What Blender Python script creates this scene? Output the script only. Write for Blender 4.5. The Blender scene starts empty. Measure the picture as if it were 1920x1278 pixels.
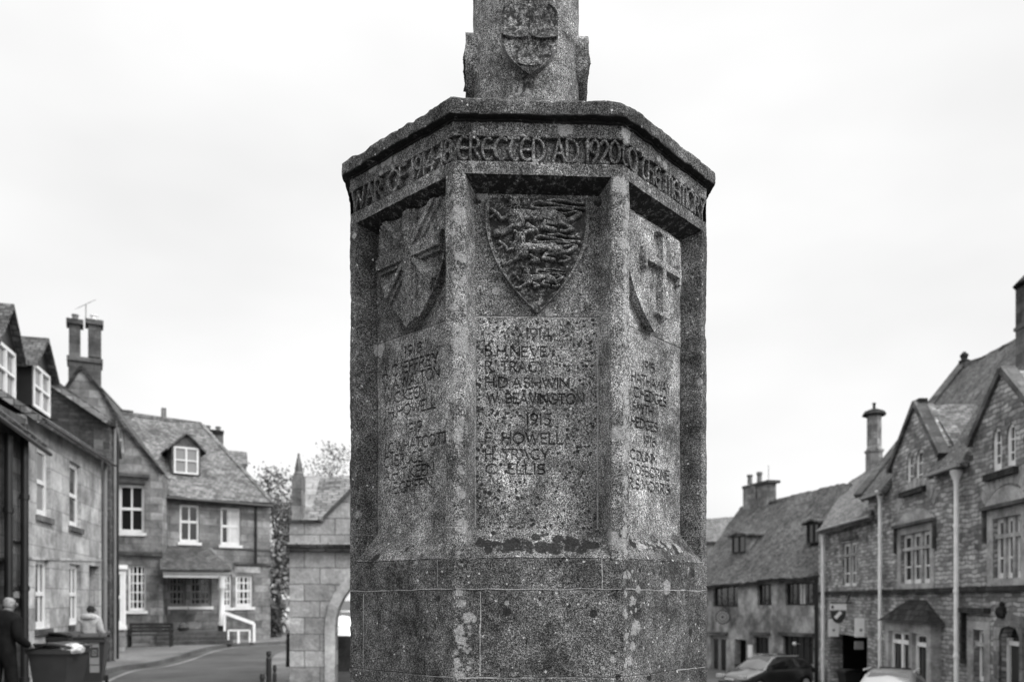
import bpy, bmesh, math, random
import numpy as np
from mathutils import Vector, Matrix
from mathutils.geometry import tessellate_polygon
random.seed(7)
SC = bpy.context.scene
COL = SC.collection
R = math.radians
# ------------------------------------------------------------------ camera, sky, light
EYE = 1.9; FPX = 1510.0; HZ = 1120.0
cam_d = bpy.data.cameras.new("camera"); cam = bpy.data.objects.new("camera", cam_d); COL.objects.link(cam)
cam.location = (0, 0, EYE); cam.rotation_euler = (R(90), 0, 0)
cam_d.sensor_width = 36; cam_d.lens = FPX / 1920 * 36
cam_d.shift_y = (HZ - 639) / 1920
cam_d.clip_start = 0.05; cam_d.clip_end = 2000
cam_d.dof.use_dof = True; cam_d.dof.focus_distance = 2.5; cam_d.dof.aperture_fstop = 3.3
SC.camera = cam
SC.view_settings.view_transform = 'Standard'; SC.view_settings.look = 'None'
SC.view_settings.exposure = 0.0; SC.view_settings.gamma = 1.0
SUN_EL, SUN_AZ = R(42), R(120)          # azimuth clockwise from +y (north)
w = bpy.data.worlds.new("World"); SC.world = w; w.use_nodes = True
nt = w.node_tree; nt.nodes.clear()
def N(t, **k):
    n = nt.nodes.new(t)
    for a, b in k.items(): setattr(n, a, b)
    return n
out = N('ShaderNodeOutputWorld'); bg = N('ShaderNodeBackground')
sky = N('ShaderNodeTexSky', sky_type='NISHITA', sun_disc=False, sun_elevation=SUN_EL, sun_rotation=SUN_AZ)
bw = N('ShaderNodeRGBToBW'); tc = N('ShaderNodeTexCoord'); mp = N('ShaderNodeMapping')
mp.inputs['Scale'].default_value = (1.0, 1.0, 2.2)
n1 = N('ShaderNodeTexNoise'); n1.inputs['Scale'].default_value = 2.1; n1.inputs['Detail'].default_value = 4; n1.inputs['Roughness'].default_value = .45
mr = N('ShaderNodeMapRange'); mr.inputs['From Min'].default_value = .3; mr.inputs['From Max'].default_value = .68
mr.inputs['To Min'].default_value = 8.9; mr.inputs['To Max'].default_value = 10.9
mix = N('ShaderNodeMix', data_type='FLOAT'); mix.inputs['Factor'].default_value = .96
L = nt.links.new
L(sky.outputs[0], bw.inputs[0]); L(tc.outputs['Generated'], mp.inputs[0]); L(mp.outputs[0], n1.inputs['Vector'])
L(n1.outputs['Fac'], mr.inputs['Value']); L(bw.outputs[0], mix.inputs['A']); L(mr.outputs[0], mix.inputs['B'])
# an overcast sky is brighter overhead and round the veiled sun
sp = N('ShaderNodeSeparateXYZ'); L(tc.outputs['Generated'], sp.inputs[0])
zb = N('ShaderNodeMapRange', interpolation_type='SMOOTHSTEP'); zb.inputs['From Min'].default_value = .6; zb.inputs['From Max'].default_value = .95; zb.inputs['To Min'].default_value = 1; zb.inputs['To Max'].default_value = 2.6; L(sp.outputs[2], zb.inputs['Value'])
dt = N('ShaderNodeVectorMath', operation='DOT_PRODUCT'); dt.inputs[1].default_value = (math.sin(SUN_AZ) * math.cos(SUN_EL), math.cos(SUN_AZ) * math.cos(SUN_EL), math.sin(SUN_EL)); L(tc.outputs['Generated'], dt.inputs[0])
lb = N('ShaderNodeMapRange', interpolation_type='SMOOTHSTEP'); lb.inputs['From Min'].default_value = .45; lb.inputs['From Max'].default_value = 1; lb.inputs['To Min'].default_value = 1; lb.inputs['To Max'].default_value = 2.4; L(dt.outputs['Value'], lb.inputs['Value'])
m1_ = N('ShaderNodeMath', operation='MULTIPLY'); m2_ = N('ShaderNodeMath', operation='MULTIPLY'); L(mix.outputs['Result'], m1_.inputs[0]); L(zb.outputs[0], m1_.inputs[1]); L(m1_.outputs[0], m2_.inputs[0]); L(lb.outputs[0], m2_.inputs[1])
L(m2_.outputs[0], bg.inputs['Color']); bg.inputs['Strength'].default_value = .1
L(bg.outputs[0], out.inputs[0])
sd = bpy.data.lights.new("sun", 'SUN'); sd.energy = 1.6; sd.angle = R(12); sd.color = (1, .995, .99)
so = bpy.data.objects.new("sun", sd); COL.objects.link(so); so.location = (20, -20, 40)
so.rotation_euler = (R(90) - SUN_EL, 0, -SUN_AZ + math.pi)

# ------------------------------------------------------------------ materials (the photograph is black and white: every colour is a grey)
def g(v): return (v, v, v, 1)
class Mat:
    def __init__(s, name, rough=.9, spec=.3):
        s.m = bpy.data.materials.new(name); s.m.use_nodes = True
        s.t = s.m.node_tree; s.b = s.t.nodes['Principled BSDF']
        s.b.inputs['Roughness'].default_value = rough
        s.b.inputs['Specular IOR Level'].default_value = spec
    def n(s, t, **k):
        n = s.t.nodes.new(t)
        for a, b in k.items():
            if a in n.inputs: n.inputs[a].default_value = b
            else: setattr(n, a, b)
        return n
    def l(s, a, b): s.t.links.new(a, b)
    def coord(s, kind='Object', scale=None):
        c = s.n('ShaderNodeTexCoord').outputs[kind]
        if scale:
            m = s.n('ShaderNodeMapping'); m.inputs['Scale'].default_value = scale; s.l(c, m.inputs[0]); c = m.outputs[0]
        return c
    def noise(s, vec, scale, detail=3, rough=.55, lo=0., hi=1., fmin=.3, fmax=.7):
        n = s.n('ShaderNodeTexNoise'); n.inputs['Scale'].default_value = scale; n.inputs['Detail'].default_value = detail
        n.inputs['Roughness'].default_value = rough; s.l(vec, n.inputs['Vector'])
        return s.mr(n.outputs['Fac'], fmin, fmax, lo, hi)
    def mr(s, v, a, b, lo, hi):
        r = s.n('ShaderNodeMapRange'); r.inputs['From Min'].default_value = a; r.inputs['From Max'].default_value = b
        r.inputs['To Min'].default_value = lo; r.inputs['To Max'].default_value = hi; s.l(v, r.inputs['Value']); return r.outputs[0]
    def math(s, op, a, b):
        n = s.n('ShaderNodeMath', operation=op)
        for i, v in enumerate((a, b)):
            if isinstance(v, (int, float)): n.inputs[i].default_value = v
            else: s.l(v, n.inputs[i])
        return n.outputs[0]
    def mixf(s, f, a, b):
        n = s.n('ShaderNodeMix', data_type='FLOAT')
        for k, v in (('Factor', f), ('A', a), ('B', b)):
            if isinstance(v, (int, float)): n.inputs[k].default_value = v
            else: s.l(v, n.inputs[k])
        return n.outputs['Result']
    def bump(s, h, strength=.5, dist=.01):
        b = s.n('ShaderNodeBump'); b.inputs['Strength'].default_value = strength; b.inputs['Distance'].default_value = dist
        s.l(h, b.inputs['Height']); s.l(b.outputs[0], s.b.inputs['Normal'])
    def color(s, v):
        if isinstance(v, (int, float)): s.b.inputs['Base Color'].default_value = g(v)
        else: s.l(v, s.b.inputs['Base Color'])
        return s.m

def plain(name, v, rough=.6, spec=.3, var=.25, scale=3):
    m = Mat(name, rough, spec); c = m.coord()
    return m.color(m.noise(c, scale, 4, .6, v * (1 - var), v * (1 + var)))

def memorial_stone(name, base=1.0, grain=1.0):
    m = Mat(name, .95, .15); c = m.coord()
    fine = m.noise(c, 360, 2, .8, 0, 1, .4, .6)
    fine2 = m.noise(c, 170, 3, .75, 0, 1, .38, .64)
    tex = m.mixf(.42, fine, fine2)
    col = m.math('ADD', m.math('MULTIPLY', m.math('POWER', tex, 2.3), .66 * base), .01 * base)
    pat = m.math('MULTIPLY', m.noise(c, 7, 6, .75, .42, 1.5, .36, .64), m.noise(c, 26, 5, .75, .62, 1.38, .34, .66))
    col = m.math('MULTIPLY', col, pat)
    mps = m.n('ShaderNodeMapping'); mps.inputs['Scale'].default_value = (1, 1, .35); m.l(c, mps.inputs[0])
    big = m.noise(mps.outputs[0], 4.2, 4, .65, .68, 1.3, .36, .64)
    col = m.math('MULTIPLY', col, big)
    # crisp white lichen specks
    v = m.n('ShaderNodeTexVoronoi'); v.inputs['Scale'].default_value = 60; v.inputs['Randomness'].default_value = 1; m.l(c, v.inputs['Vector'])
    wh = m.n('ShaderNodeSeparateColor'); m.l(v.outputs['Color'], wh.inputs[0])
    sel = m.math('GREATER_THAN', wh.outputs[0], .9)
    dot = m.math('LESS_THAN', m.math('ADD', v.outputs['Distance'], m.noise(c, 200, 2, .5, -.12, .12)), .2)
    col = m.mixf(m.math('MULTIPLY', m.math('MULTIPLY', sel, dot), .85), col, .5)
    # pale patches, moss and painted shade carried by the mesh
    a = m.n('ShaderNodeAttribute', attribute_name='pale'); a2 = m.n('ShaderNodeAttribute', attribute_name='moss_shade')
    brk = m.noise(c, 55, 5, .8, -.95, .75)
    pf = m.mr(m.math('ADD', a.outputs['Fac'], m.math('MULTIPLY', brk, a.outputs['Fac'])), .3, .6, 0, .85)
    col = m.mixf(pf, col, m.math('ADD', m.math('MULTIPLY', tex, .34), .13))
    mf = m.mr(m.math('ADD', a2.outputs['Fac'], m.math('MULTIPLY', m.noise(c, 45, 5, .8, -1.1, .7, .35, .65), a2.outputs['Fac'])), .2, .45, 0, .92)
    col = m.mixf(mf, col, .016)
    a3 = m.n('ShaderNodeAttribute', attribute_name='cut')  # darkens carved lettering: recess shade multiplied into the colour
    col = m.math('MULTIPLY', col, m.mr(a3.outputs['Fac'], 0, 1, 1, .22))
    m.bump(m.math('ADD', fine, m.math('MULTIPLY', fine2, 1.6)), .42 * grain, .0018)
    return m.color(col)

def ashlar(name, v, bw_=.7, rh=.32, mortar=.006, mv=1.15, var=.3, rub=0., bump=.4):
    """stone wall: uv in metres"""
    m = Mat(name, .93, .2); uv = m.coord('UV'); o = m.coord()
    if rub:
        nz = m.n('ShaderNodeTexNoise'); nz.inputs['Scale'].default_value = 2.6; nz.inputs['Detail'].default_value = 4; m.l(uv, nz.inputs['Vector'])
        mx = m.n('ShaderNodeMix', data_type='VECTOR'); mx.inputs['Factor'].default_value = rub
        m.l(uv, mx.inputs['A']); m.l(nz.outputs['Color'], mx.inputs['B']); uv = mx.outputs['Result']
    b = m.n('ShaderNodeTexBrick'); b.offset = .5; b.squash = 1
    b.inputs['Scale'].default_value = 1; b.inputs['Brick Width'].default_value = bw_; b.inputs['Row Height'].default_value = rh
    b.inputs['Mortar Size'].default_value = mortar; b.inputs['Mortar Smooth'].default_value = .3
    b.inputs['Color1'].default_value = g(v * (1 - var)); b.inputs['Color2'].default_value = g(v * (1 + var)); b.inputs['Mortar'].default_value = g(v * mv)
    m.l(uv, b.inputs['Vector'])
    bwn = m.n('ShaderNodeRGBToBW'); m.l(b.outputs['Color'], bwn.inputs[0])
    c = m.math('MULTIPLY', bwn.outputs[0], m.noise(o, 1.3, 5, .7, .5, 1.45, .34, .66))
    c = m.math('MULTIPLY', c, m.noise(o, 14, 4, .7, .78, 1.2))
    h = m.math('ADD', m.math('MULTIPLY', b.outputs['Fac'], -1), m.noise(o, 18, 4, .6, 0, .8))
    m.bump(h, bump, .02)
    return m.color(c)

def slates(name, v, rh=.2, bw_=.3, var=.45):
    m = Mat(name, .95, .2); uv = m.coord('UV'); o = m.coord()
    nz = m.n('ShaderNodeTexNoise'); nz.inputs['Scale'].default_value = 2.2; nz.inputs['Detail'].default_value = 3; m.l(uv, nz.inputs['Vector'])
    mx = m.n('ShaderNodeMix', data_type='VECTOR'); mx.inputs['Factor'].default_value = .05
    m.l(uv, mx.inputs['A']); m.l(nz.outputs['Color'], mx.inputs['B']); uv = mx.outputs['Result']
    b = m.n('ShaderNodeTexBrick'); b.offset = .5
    b.inputs['Scale'].default_value = 1; b.inputs['Brick Width'].default_value = bw_; b.inputs['Row Height'].default_value = rh
    b.inputs['Mortar Size'].default_value = .012; b.inputs['Mortar Smooth'].default_value = .6
    b.inputs['Color1'].default_value = g(v * (1 - var)); b.inputs['Color2'].default_value = g(v * (1 + var)); b.inputs['Mortar'].default_value = g(v * .4)
    m.l(uv, b.inputs['Vector'])
    bwn = m.n('ShaderNodeRGBToBW'); m.l(b.outputs['Color'], bwn.inputs[0])
    c = m.math('MULTIPLY', bwn.outputs[0], m.noise(o, .9, 5, .7, .6, 1.45))
    c = m.math('MULTIPLY', c, m.noise(o, 7, 5, .75, .6, 1.45))
    c = m.mixf(m.noise(o, 3.1, 5, .8, 0, .75, .56, .66), c, v * 2.1)
    # each course tilts: saw-tooth height along v
    sp = m.n('ShaderNodeSeparateXYZ'); m.l(uv, sp.inputs[0])
    saw = m.math('FRACT', m.math('DIVIDE', sp.outputs[1], rh), 0)
    h = m.math('SUBTRACT', m.math('ADD', m.math('MULTIPLY', b.outputs['Fac'], -.8), m.noise(o, 9, 3, .6, 0, .7)), saw)
    m.bump(h, .8, .03)
    return m.color(c)

M = {}
M['mem'] = memorial_stone('memorial_limestone', .74)
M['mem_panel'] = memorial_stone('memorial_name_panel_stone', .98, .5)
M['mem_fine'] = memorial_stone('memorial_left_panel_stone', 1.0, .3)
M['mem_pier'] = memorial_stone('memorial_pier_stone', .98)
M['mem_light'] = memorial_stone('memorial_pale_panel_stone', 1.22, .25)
M['mem_side'] = memorial_stone('memorial_stained_shaded_stone', .56, 1)
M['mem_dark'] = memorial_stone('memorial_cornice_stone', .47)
M['mem_col'] = memorial_stone('memorial_column_stone', .82, .6)
M['render'] = ashlar('smooth_ashlar', .34, .95, .42, .012, .6, .24, 0, .1)
M['ashlar'] = ashlar('weathered_ashlar', .2, .6, .3, .014, .6, .36, .03, .4)
M['ashlar_dk'] = ashlar('dark_ashlar', .09, .6, .3, .012, .6, .35, 0, .25)
M['hall'] = ashlar('market_hall_stone', .25, .55, .3, .012, .5, .22, .03, .5)
M['rubble'] = ashlar('coursed_rubble', .31, .3, .1, .016, .5, .5, .16, .8)
M['rubble_dk'] = ashlar('dark_rubble', .09, .25, .09, .012, .8, .4, .1, .7)
M['dress'] = ashlar('dressed_stone', .31, .6, .5, .003, .9, .1, 0, .1)
M['dress_dk'] = ashlar('dark_dressed_stone', .06, .6, .5, .003, .9, .1, 0, .1)  # very dark dressed stone for the hall's back wall
M['lime'] = ashlar('patched_limewash', .34, 1.6, .9, .002, 1, .2, .3, .12)
def _patch():
    m = M['lime']; t = m.node_tree; b = t.nodes['Principled BSDF']; src = b.inputs['Base Color'].links[0].from_socket
    tc_ = t.nodes.new('ShaderNodeTexCoord'); n = t.nodes.new('ShaderNodeTexNoise'); n.inputs['Scale'].default_value = .55; n.inputs['Detail'].default_value = 6; n.inputs['Roughness'].default_value = .7
    r = t.nodes.new('ShaderNodeMapRange'); r.inputs['From Min'].default_value = .4; r.inputs['From Max'].default_value = .6; r.inputs['To Min'].default_value = .42; r.inputs['To Max'].default_value = 1.2
    mu = t.nodes.new('ShaderNodeMath'); mu.operation = 'MULTIPLY'; t.links.new(tc_.outputs['Object'], n.inputs['Vector']); t.links.new(n.outputs['Fac'], r.inputs['Value']); t.links.new(r.outputs[0], mu.inputs[0]); t.links.new(src, mu.inputs[1]); t.links.new(mu.outputs[0], b.inputs['Base Color'])
_patch()
M['slate'] = slates('stone_slates', .14, .13, .2)
M['slate_dk'] = slates('dark_stone_slates', .082, .11, .17)
M['slate_blk'] = slates('black_stone_slates', .025, .18, .3)
M['white'] = plain('white_paint', .68, .45, .4, .08)
M['offwhite'] = plain('dull_white_paint', .8, .5, .4, .12)
M['grey'] = plain('grey_paint', .2, .5, .4, .12)
M['black'] = plain('black_paint', .012, .4, .4, .3)
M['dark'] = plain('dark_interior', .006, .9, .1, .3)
M['lead'] = plain('lead', .13, .6, .3, .3)
M['pot'] = plain('chimney_pot_clay', .16, .8, .2, .3, 6)
M['bin'] = plain('dark_bin_plastic', .03, .45, .4, .15, 4)
M['bag'] = plain('pale_plastic_bag', .4, .35, .5, .2, 8)
M['wood'] = plain('dark_weathered_wood', .03, .8, .2, .4, 8)
M['cloth'] = plain('black_cloth', .008, .95, .1, .4, 10)
M['skin'] = plain('skin', .12, .6, .3, .1)
M['hair'] = plain('white_hair', .24, .9, .1, .45, 28)
M['hair_dk'] = plain('dark_hair', .025, .8, .2, .4, 30)
M['coat_pale'] = plain('pale_quilted_cloth', .36, .9, .1, .3, 9)
M['curtain'] = plain('pale_curtain', .55, .9, .2, .12)
M['chrome'] = plain('bright_metal', .5, .2, .8, .1)
M['tyre'] = plain('tyre_rubber', .012, .9, .2, .2)
def glass(name, v, rough=.08, spec=.5):
    m = Mat(name, rough, spec); c = m.coord()
    m.bump(m.noise(c, 3, 2, .5, 0, 1), .12, .02)
    return m.color(v)
M['glass'] = glass('window_glass', .012); M['glass_lit'] = glass('window_glass_pale_sky', .2, .15)  # second glass: reflected sky put into a pale base colour
M['carglass'] = glass('car_glass', .015, .03, .8)
def paint(name, v, coat=1.0):
    m = Mat(name, .35, .5); m.b.inputs['Coat Weight'].default_value = coat; m.b.inputs['Coat Roughness'].default_value = .05
    m.b.inputs['Metallic'].default_value = .3
    return m.color(v)
M['car_dark'] = paint('dark_car_paint', .03); M['car_silver'] = paint('silver_car_paint', .32); M['car_grey'] = paint('grey_car_paint', .1); M['car_white'] = paint('white_car_paint', .6)
def asphalt(name, v, s=60):
    m = Mat(name, .9, .3); o = m.coord()
    c = m.math('MULTIPLY', m.noise(o, s, 3, .7, v * .75, v * 1.3), m.noise(o, .35, 6, .7, .6, 1.4, .35, .65))
    m.bump(m.noise(o, s, 3, .7), .3, .01)
    return m.color(c)
M['road'] = asphalt('asphalt', .065); M['pave'] = asphalt('worn_paving', .14, 12); M['line'] = asphalt('worn_road_paint', .2, 20); M['kerb'] = asphalt('kerb_stone', .09, 20)
M['ground'] = asphalt('town_ground', .07, 8)
def leafmat(name, v):
    m = Mat(name, .6, .3); o = m.coord()
    return m.color(m.noise(o, 2.5, 3, .6, v * .5, v * 1.6))
M['leaf'] = leafmat('dark_foliage', .045); M['leaf_pale'] = leafmat('pale_foliage', .2); M['leaf2'] = leafmat('autumn_foliage', .12); M['bark'] = plain('bark', .04, .9, .1, .4, 6)
M['sign'] = plain('white_sign_board', .8, .5, .4, .05); M['sign_dk'] = plain('dark_sign_paint', .03, .5, .4, .1); M['sign_mid'] = plain('grey_sign_paint', .25, .5, .4, .1)

# ------------------------------------------------------------------ object helpers
def tag(o, label=None, cat=None, group=None, kind=None):
    if label: o['label'] = label
    if cat: o['category'] = cat
    if group: o['group'] = group
    if kind: o['kind'] = kind
    return o
ORG = {}
def empty(name, loc, label=None, cat=None, group=None, rz=0):
    o = bpy.data.objects.new(name, None); o.empty_display_size = .3; COL.objects.link(o); o.location = loc; o.rotation_euler = (0, 0, rz)
    ORG[o.name] = Vector(loc) if rz == 0 else Vector((0, 0, 0))
    return tag(o, label, cat, group)
def link(name, me, mat=None, parent=None, smooth=False):
    if mat: me.materials.append(mat)
    if smooth: me.polygons.foreach_set('use_smooth', [True] * len(me.polygons))
    o = bpy.data.objects.new(name, me); COL.objects.link(o)
    if parent: o.parent = parent
    return o
def origin_of(p):
    while p.parent: p = p.parent
    return ORG.get(p.name, Vector((0, 0, 0)))
class MB:
    """collects geometry in world (or thing-local) coordinates, with uvs in metres"""
    def __init__(s): s.v = []; s.f = []; s.uv = []
    def face(s, pts, uv=None):
        i = len(s.v); s.v += [tuple(p) for p in pts]; s.f.append(tuple(range(i, i + len(pts))))
        if uv is None:
            P = [Vector(p) for p in pts]; n = Vector((0, 0, 0))
            for k in range(len(P)): n += P[k].cross(P[(k + 1) % len(P)])
            if n.length < 1e-9: n = Vector((0, 0, 1))
            n.normalize()
            t = Vector((-n.y, n.x, 0))
            t = t.normalized() if t.length > .05 else Vector((1, 0, 0))
            b = n.cross(t); uv = [(p.dot(t), p.dot(b)) for p in P]
        s.uv += list(uv)
        return s
    def prism(s, poly, d):
        """poly: list of Vector (planar), extruded by vector d"""
        a = [Vector(p) for p in poly]; b = [p + d for p in a]
        n = Vector((0, 0, 0))
        for k in range(len(a)): n += a[k].cross(a[(k + 1) % len(a)])
        if n.dot(d) > 0: a.reverse(); b.reverse()
        s.face(a); s.face(list(reversed(b)))
        for k in range(len(a)):
            j = (k + 1) % len(a); s.face([a[j], a[k], b[k], b[j]])
        return s
    def box(s, c, sx, sy, sz, rz=0, t=None):
        """c = centre of the bottom face"""
        c = Vector(c); ca, sa = math.cos(rz), math.sin(rz)
        q = [Vector((x * sx / 2 * ca - y * sy / 2 * sa, x * sx / 2 * sa + y * sy / 2 * ca, 0)) + c for x, y in ((-1, -1), (1, -1), (1, 1), (-1, 1))]
        return s.prism(q, Vector((0, 0, sz)))
    def bar(s, a, b, w_, h_, up=(0, 0, 1)):
        a = Vector(a); b = Vector(b); d = b - a; x = d.cross(Vector(up))
        if x.length < 1e-6: x = d.cross(Vector((1, 0, 0)))
        x.normalize(); y = x.cross(d).normalized()
        q = [a + x * (i * w_ / 2) + y * (j * h_ / 2) for i, j in ((-1, -1), (1, -1), (1, 1), (-1, 1))]
        return s.prism(q, d)
    def tube(s, a, b, r0, r1=None, n=12, caps=True):
        r1 = r0 if r1 is None else r1
        a = Vector(a); b = Vector(b); d = (b - a).normalized(); x = d.orthogonal().normalized(); y = d.cross(x)
        c = [(math.cos(2 * math.pi * k / n), math.sin(2 * math.pi * k / n)) for k in range(n)]
        A = [a + x * (r0 * u) + y * (r0 * v) for u, v in c]; B = [b + x * (r1 * u) + y * (r1 * v) for u, v in c]
        for k in range(n):
            j = (k + 1) % n; s.face([A[k], A[j], B[j], B[k]])
        if caps: s.face(list(reversed(A))); s.face(B)
        return s
    def lathe(s, c, prof, n=20, axis=None):
        """prof: (radius, z) list around vertical axis through c"""
        c = Vector(c)
        for (r0, z0), (r1, z1) in zip(prof, prof[1:]):
            for k in range(n):
                a0, a1 = 2 * math.pi * k / n, 2 * math.pi * (k + 1) / n
                p = [c + Vector((r0 * math.cos(a0), r0 * math.sin(a0), z0)), c + Vector((r0 * math.cos(a1), r0 * math.sin(a1), z0)),
                     c + Vector((r1 * math.cos(a1), r1 * math.sin(a1), z1)), c + Vector((r1 * math.cos(a0), r1 * math.sin(a0), z1))]
                if r0 < 1e-6: p = p[1:] if False else [p[0], p[2], p[3]]
                elif r1 < 1e-6: p = p[:3]
                s.face(p)
        return s
    def build(s, name, mat, parent=None, smooth=False, weld=False, loc=None):
        org = origin_of(parent) if parent else (Vector(loc) if loc is not None else Vector((0, 0, 0)))
        me = bpy.data.meshes.new(name)
        me.from_pydata([tuple(Vector(v) - org) for v in s.v], [], s.f)
        u = me.uv_layers.new(name='uv'); u.data.foreach_set('uv', [c for p in s.uv for c in p])
        if weld or smooth:
            bm = bmesh.new(); bm.from_mesh(me); bmesh.ops.remove_doubles(bm, verts=bm.verts, dist=1e-4); bm.to_mesh(me); bm.free()
        o = link(name, me, mat, parent, smooth)
        if loc is not None and not parent: o.location = loc; ORG[o.name] = Vector(loc)
        return o
def pt(px, py, d):
    """the point of the place seen at (px, py) of the photograph at depth d"""
    return Vector(((px - 960) / FPX * d, d, EYE + (HZ - py) / FPX * d))
class Fac:
    """a vertical plane (a building front) from two plan points"""
    def __init__(s, pA, dA, pB, dB):
        s.A = Vector(((pA - 960) / FPX * dA, dA, 0)); B = Vector(((pB - 960) / FPX * dB, dB, 0))
        s.t = (B - s.A).normalized(); s.len = (B - s.A).length
        s.n = Vector((s.t.y, -s.t.x, 0))
        if s.n.dot(-s.A) < 0: s.n = -s.n
    def uv(s, px, py, off=0):
        r = Vector(((px - 960) / FPX, 1, (HZ - py) / FPX))
        k = (s.n.dot(s.A) + off) / s.n.dot(r); p = r * k
        return ((p - s.A).dot(s.t), EYE + p.z)
    def at(s, u, z, off=0): return s.A + s.t * u + Vector((0, 0, z)) + s.n * off
    def P(s, px, py, off=0): return s.at(*s.uv(px, py, off), off)
def rect(u0, u1, z0, z1): return [(u0, z0), (u1, z0), (u1, z1), (u0, z1)]
def wall_mesh(F, outer, holes, th, name, mat, parent, off=0):
    """outer/holes in (u, z); a wall of real thickness with real openings"""
    mb = MB(); loops = [[Vector((u, z, 0)) for u, z in outer]] + [[Vector((u, z, 0)) for u, z in h] for h in holes]
    flat = [p for l_ in loops for p in l_]
    for tri in tessellate_polygon(loops):
        P = [flat[i] for i in tri]
        a = (P[1] - P[0]).cross(P[2] - P[0]).z
        if abs(a) < 1e-9: continue
        flip = (a > 0) != (F.t.cross(Vector((0, 0, 1))).dot(F.n) > 0)
        if flip: P.reverse()
        mb.face([F.at(p.x, p.y, off) for p in P], [(p.x, p.y) for p in P])
        P.reverse(); mb.face([F.at(p.x, p.y, off - th) for p in P], [(p.x, p.y) for p in P])
    for l_ in loops:
        for k in range(len(l_)):
            a, b = l_[k], l_[(k + 1) % len(l_)]
            mb.face([F.at(a.x, a.y, off), F.at(b.x, b.y, off), F.at(b.x, b.y, off - th), F.at(a.x, a.y, off - th)])
    return mb.build(name, mat, parent)
class House:
    def __init__(s, name, F, label, cat, base, group=None):
        s.F = F; s.holes = []; s.e = empty(name, base, label, cat, group)
    def hole(s, poly): s.holes.append(poly)
    def wall(s, outer_px, mat, th=.35, name='wall'):
        o = [s.F.uv(x, y) for x, y in outer_px]
        return wall_mesh(s.F, o, s.holes, th, name, M[mat], s.e)
    def win(s, x0, x1, yt, yb, cols=2, rows=(.5,), fw=.06, bar=.03, recess=.12, frame='white', pane='glass', sill=None, curtain=None, lintel=None, hole=True, off=0, head=None, name='window', mull=None, vbar=None):
        F = s.F; vbar = vbar or bar; xm = (x0 + x1) / 2
        u0, u1 = sorted((F.uv(x0, yt, off)[0], F.uv(x1, yt, off)[0])); z1 = F.uv(xm, yt, off)[1]; z0 = F.uv(xm, yb, off)[1]
        if head == 'arch':
            zs = z1 - (u1 - u0) * .75; um = (u0 + u1) / 2
            poly = [(u0, z0), (u1, z0), (u1, zs), (u1 - (u1 - u0) * .12, zs + (z1 - zs) * .55), (um, z1), (u0 + (u1 - u0) * .12, zs + (z1 - zs) * .55), (u0, zs)]
        else: poly = rect(u0, u1, z0, z1)
        if hole: s.hole(poly)
        fr = MB(); o = off - recess; dep = .05
        def b(a0, a1, c0, c1, oo=0, dd=dep):
            fr.prism([F.at(a0, c0, o + oo), F.at(a1, c0, o + oo), F.at(a1, c1, o + oo), F.at(a0, c1, o + oo)], -F.n * dd)
        b(u0, u0 + fw, z0, z1); b(u1 - fw, u1, z0, z1); b(u0 + fw, u1 - fw, z0, z0 + fw * 1.3); b(u0 + fw, u1 - fw, z1 - fw, z1)
        for k in range(1, cols):
            u = u0 + (u1 - u0) * k / cols; b(u - vbar / 2, u + vbar / 2, z0 + fw, z1 - fw, -.006)
        for q in rows:
            big = q < 0; q = abs(q); zz = z0 + (z1 - z0) * q; t_ = bar * (1.7 if big else 1)
            b(u0 + fw, u1 - fw, zz - t_ / 2, zz + t_ / 2, .008 if big else -.003)
        w_ = fr.build(name, M[frame], s.e)
        gl = MB(); gl.prism([F.at(a, c, o - .03) for a, c in poly], -F.n * .012); gl.build('pane', M[pane], w_)
        if mull:      # stone mullions standing in front of the lights
            mm = MB()
            for q in mull[0]:
                u = u0 + (u1 - u0) * q; mm.prism([F.at(a, c, off - .04) for a, c in rect(u - .055, u + .055, z0, z1)], -F.n * .1)
            for q in mull[1]:
                zz = z0 + (z1 - z0) * q; mm.prism([F.at(a, c, off - .035) for a, c in rect(u0, u1, zz - .05, zz + .05)], -F.n * .1)
            mm.build('mullion', M['dress'], w_)
        if curtain:
            a, c = curtain; cu = MB(); cu.prism([F.at(p, q, o - .018) for p, q in rect(u0 + fw + (u1 - u0 - 2 * fw) * a, u0 + fw + (u1 - u0 - 2 * fw) * c, z0 + fw, z1 - fw)], -F.n * .004)
            cu.build('curtain', M['curtain'], w_)
        if sill:
            si = MB(); si.prism([F.at(p, q, off + .06) for p, q in rect(u0 - .08, u1 + .08, z0 - .12, z0 - .003)], -F.n * (.06 + recess - .01))
            si.build('sill', M[sill], w_)
        if lintel:
            li = MB(); li.prism([F.at(p, q, off + .02) for p, q in rect(u0 - .12, u1 + .12, z1 + .004, z1 + .22)], -F.n * .15)
            li.build('lintel', M[lintel], s.e)
        # near-black sheet painted as the unlit room behind
        ro = MB(); ro.prism([F.at(p, q, o - .2) for p, q in poly], -F.n * .02); ro.build('dark_room_sheet', M['dark'], w_)
        return w_
    def band(s, x0, y0, x1, y1, h, mat='dress', out_=.07, name='string_course'):
        a = s.F.uv(x0, y0); b = s.F.uv(x1, y1); mb = MB()
        mb.prism([s.F.at(a[0], a[1] - h / 2, out_), s.F.at(b[0], b[1] - h / 2, out_), s.F.at(b[0], b[1] + h / 2, out_), s.F.at(a[0], a[1] + h / 2, out_)], -s.F.n * (out_ + .05))
        return mb.build(name, M[mat], s.e)
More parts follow.
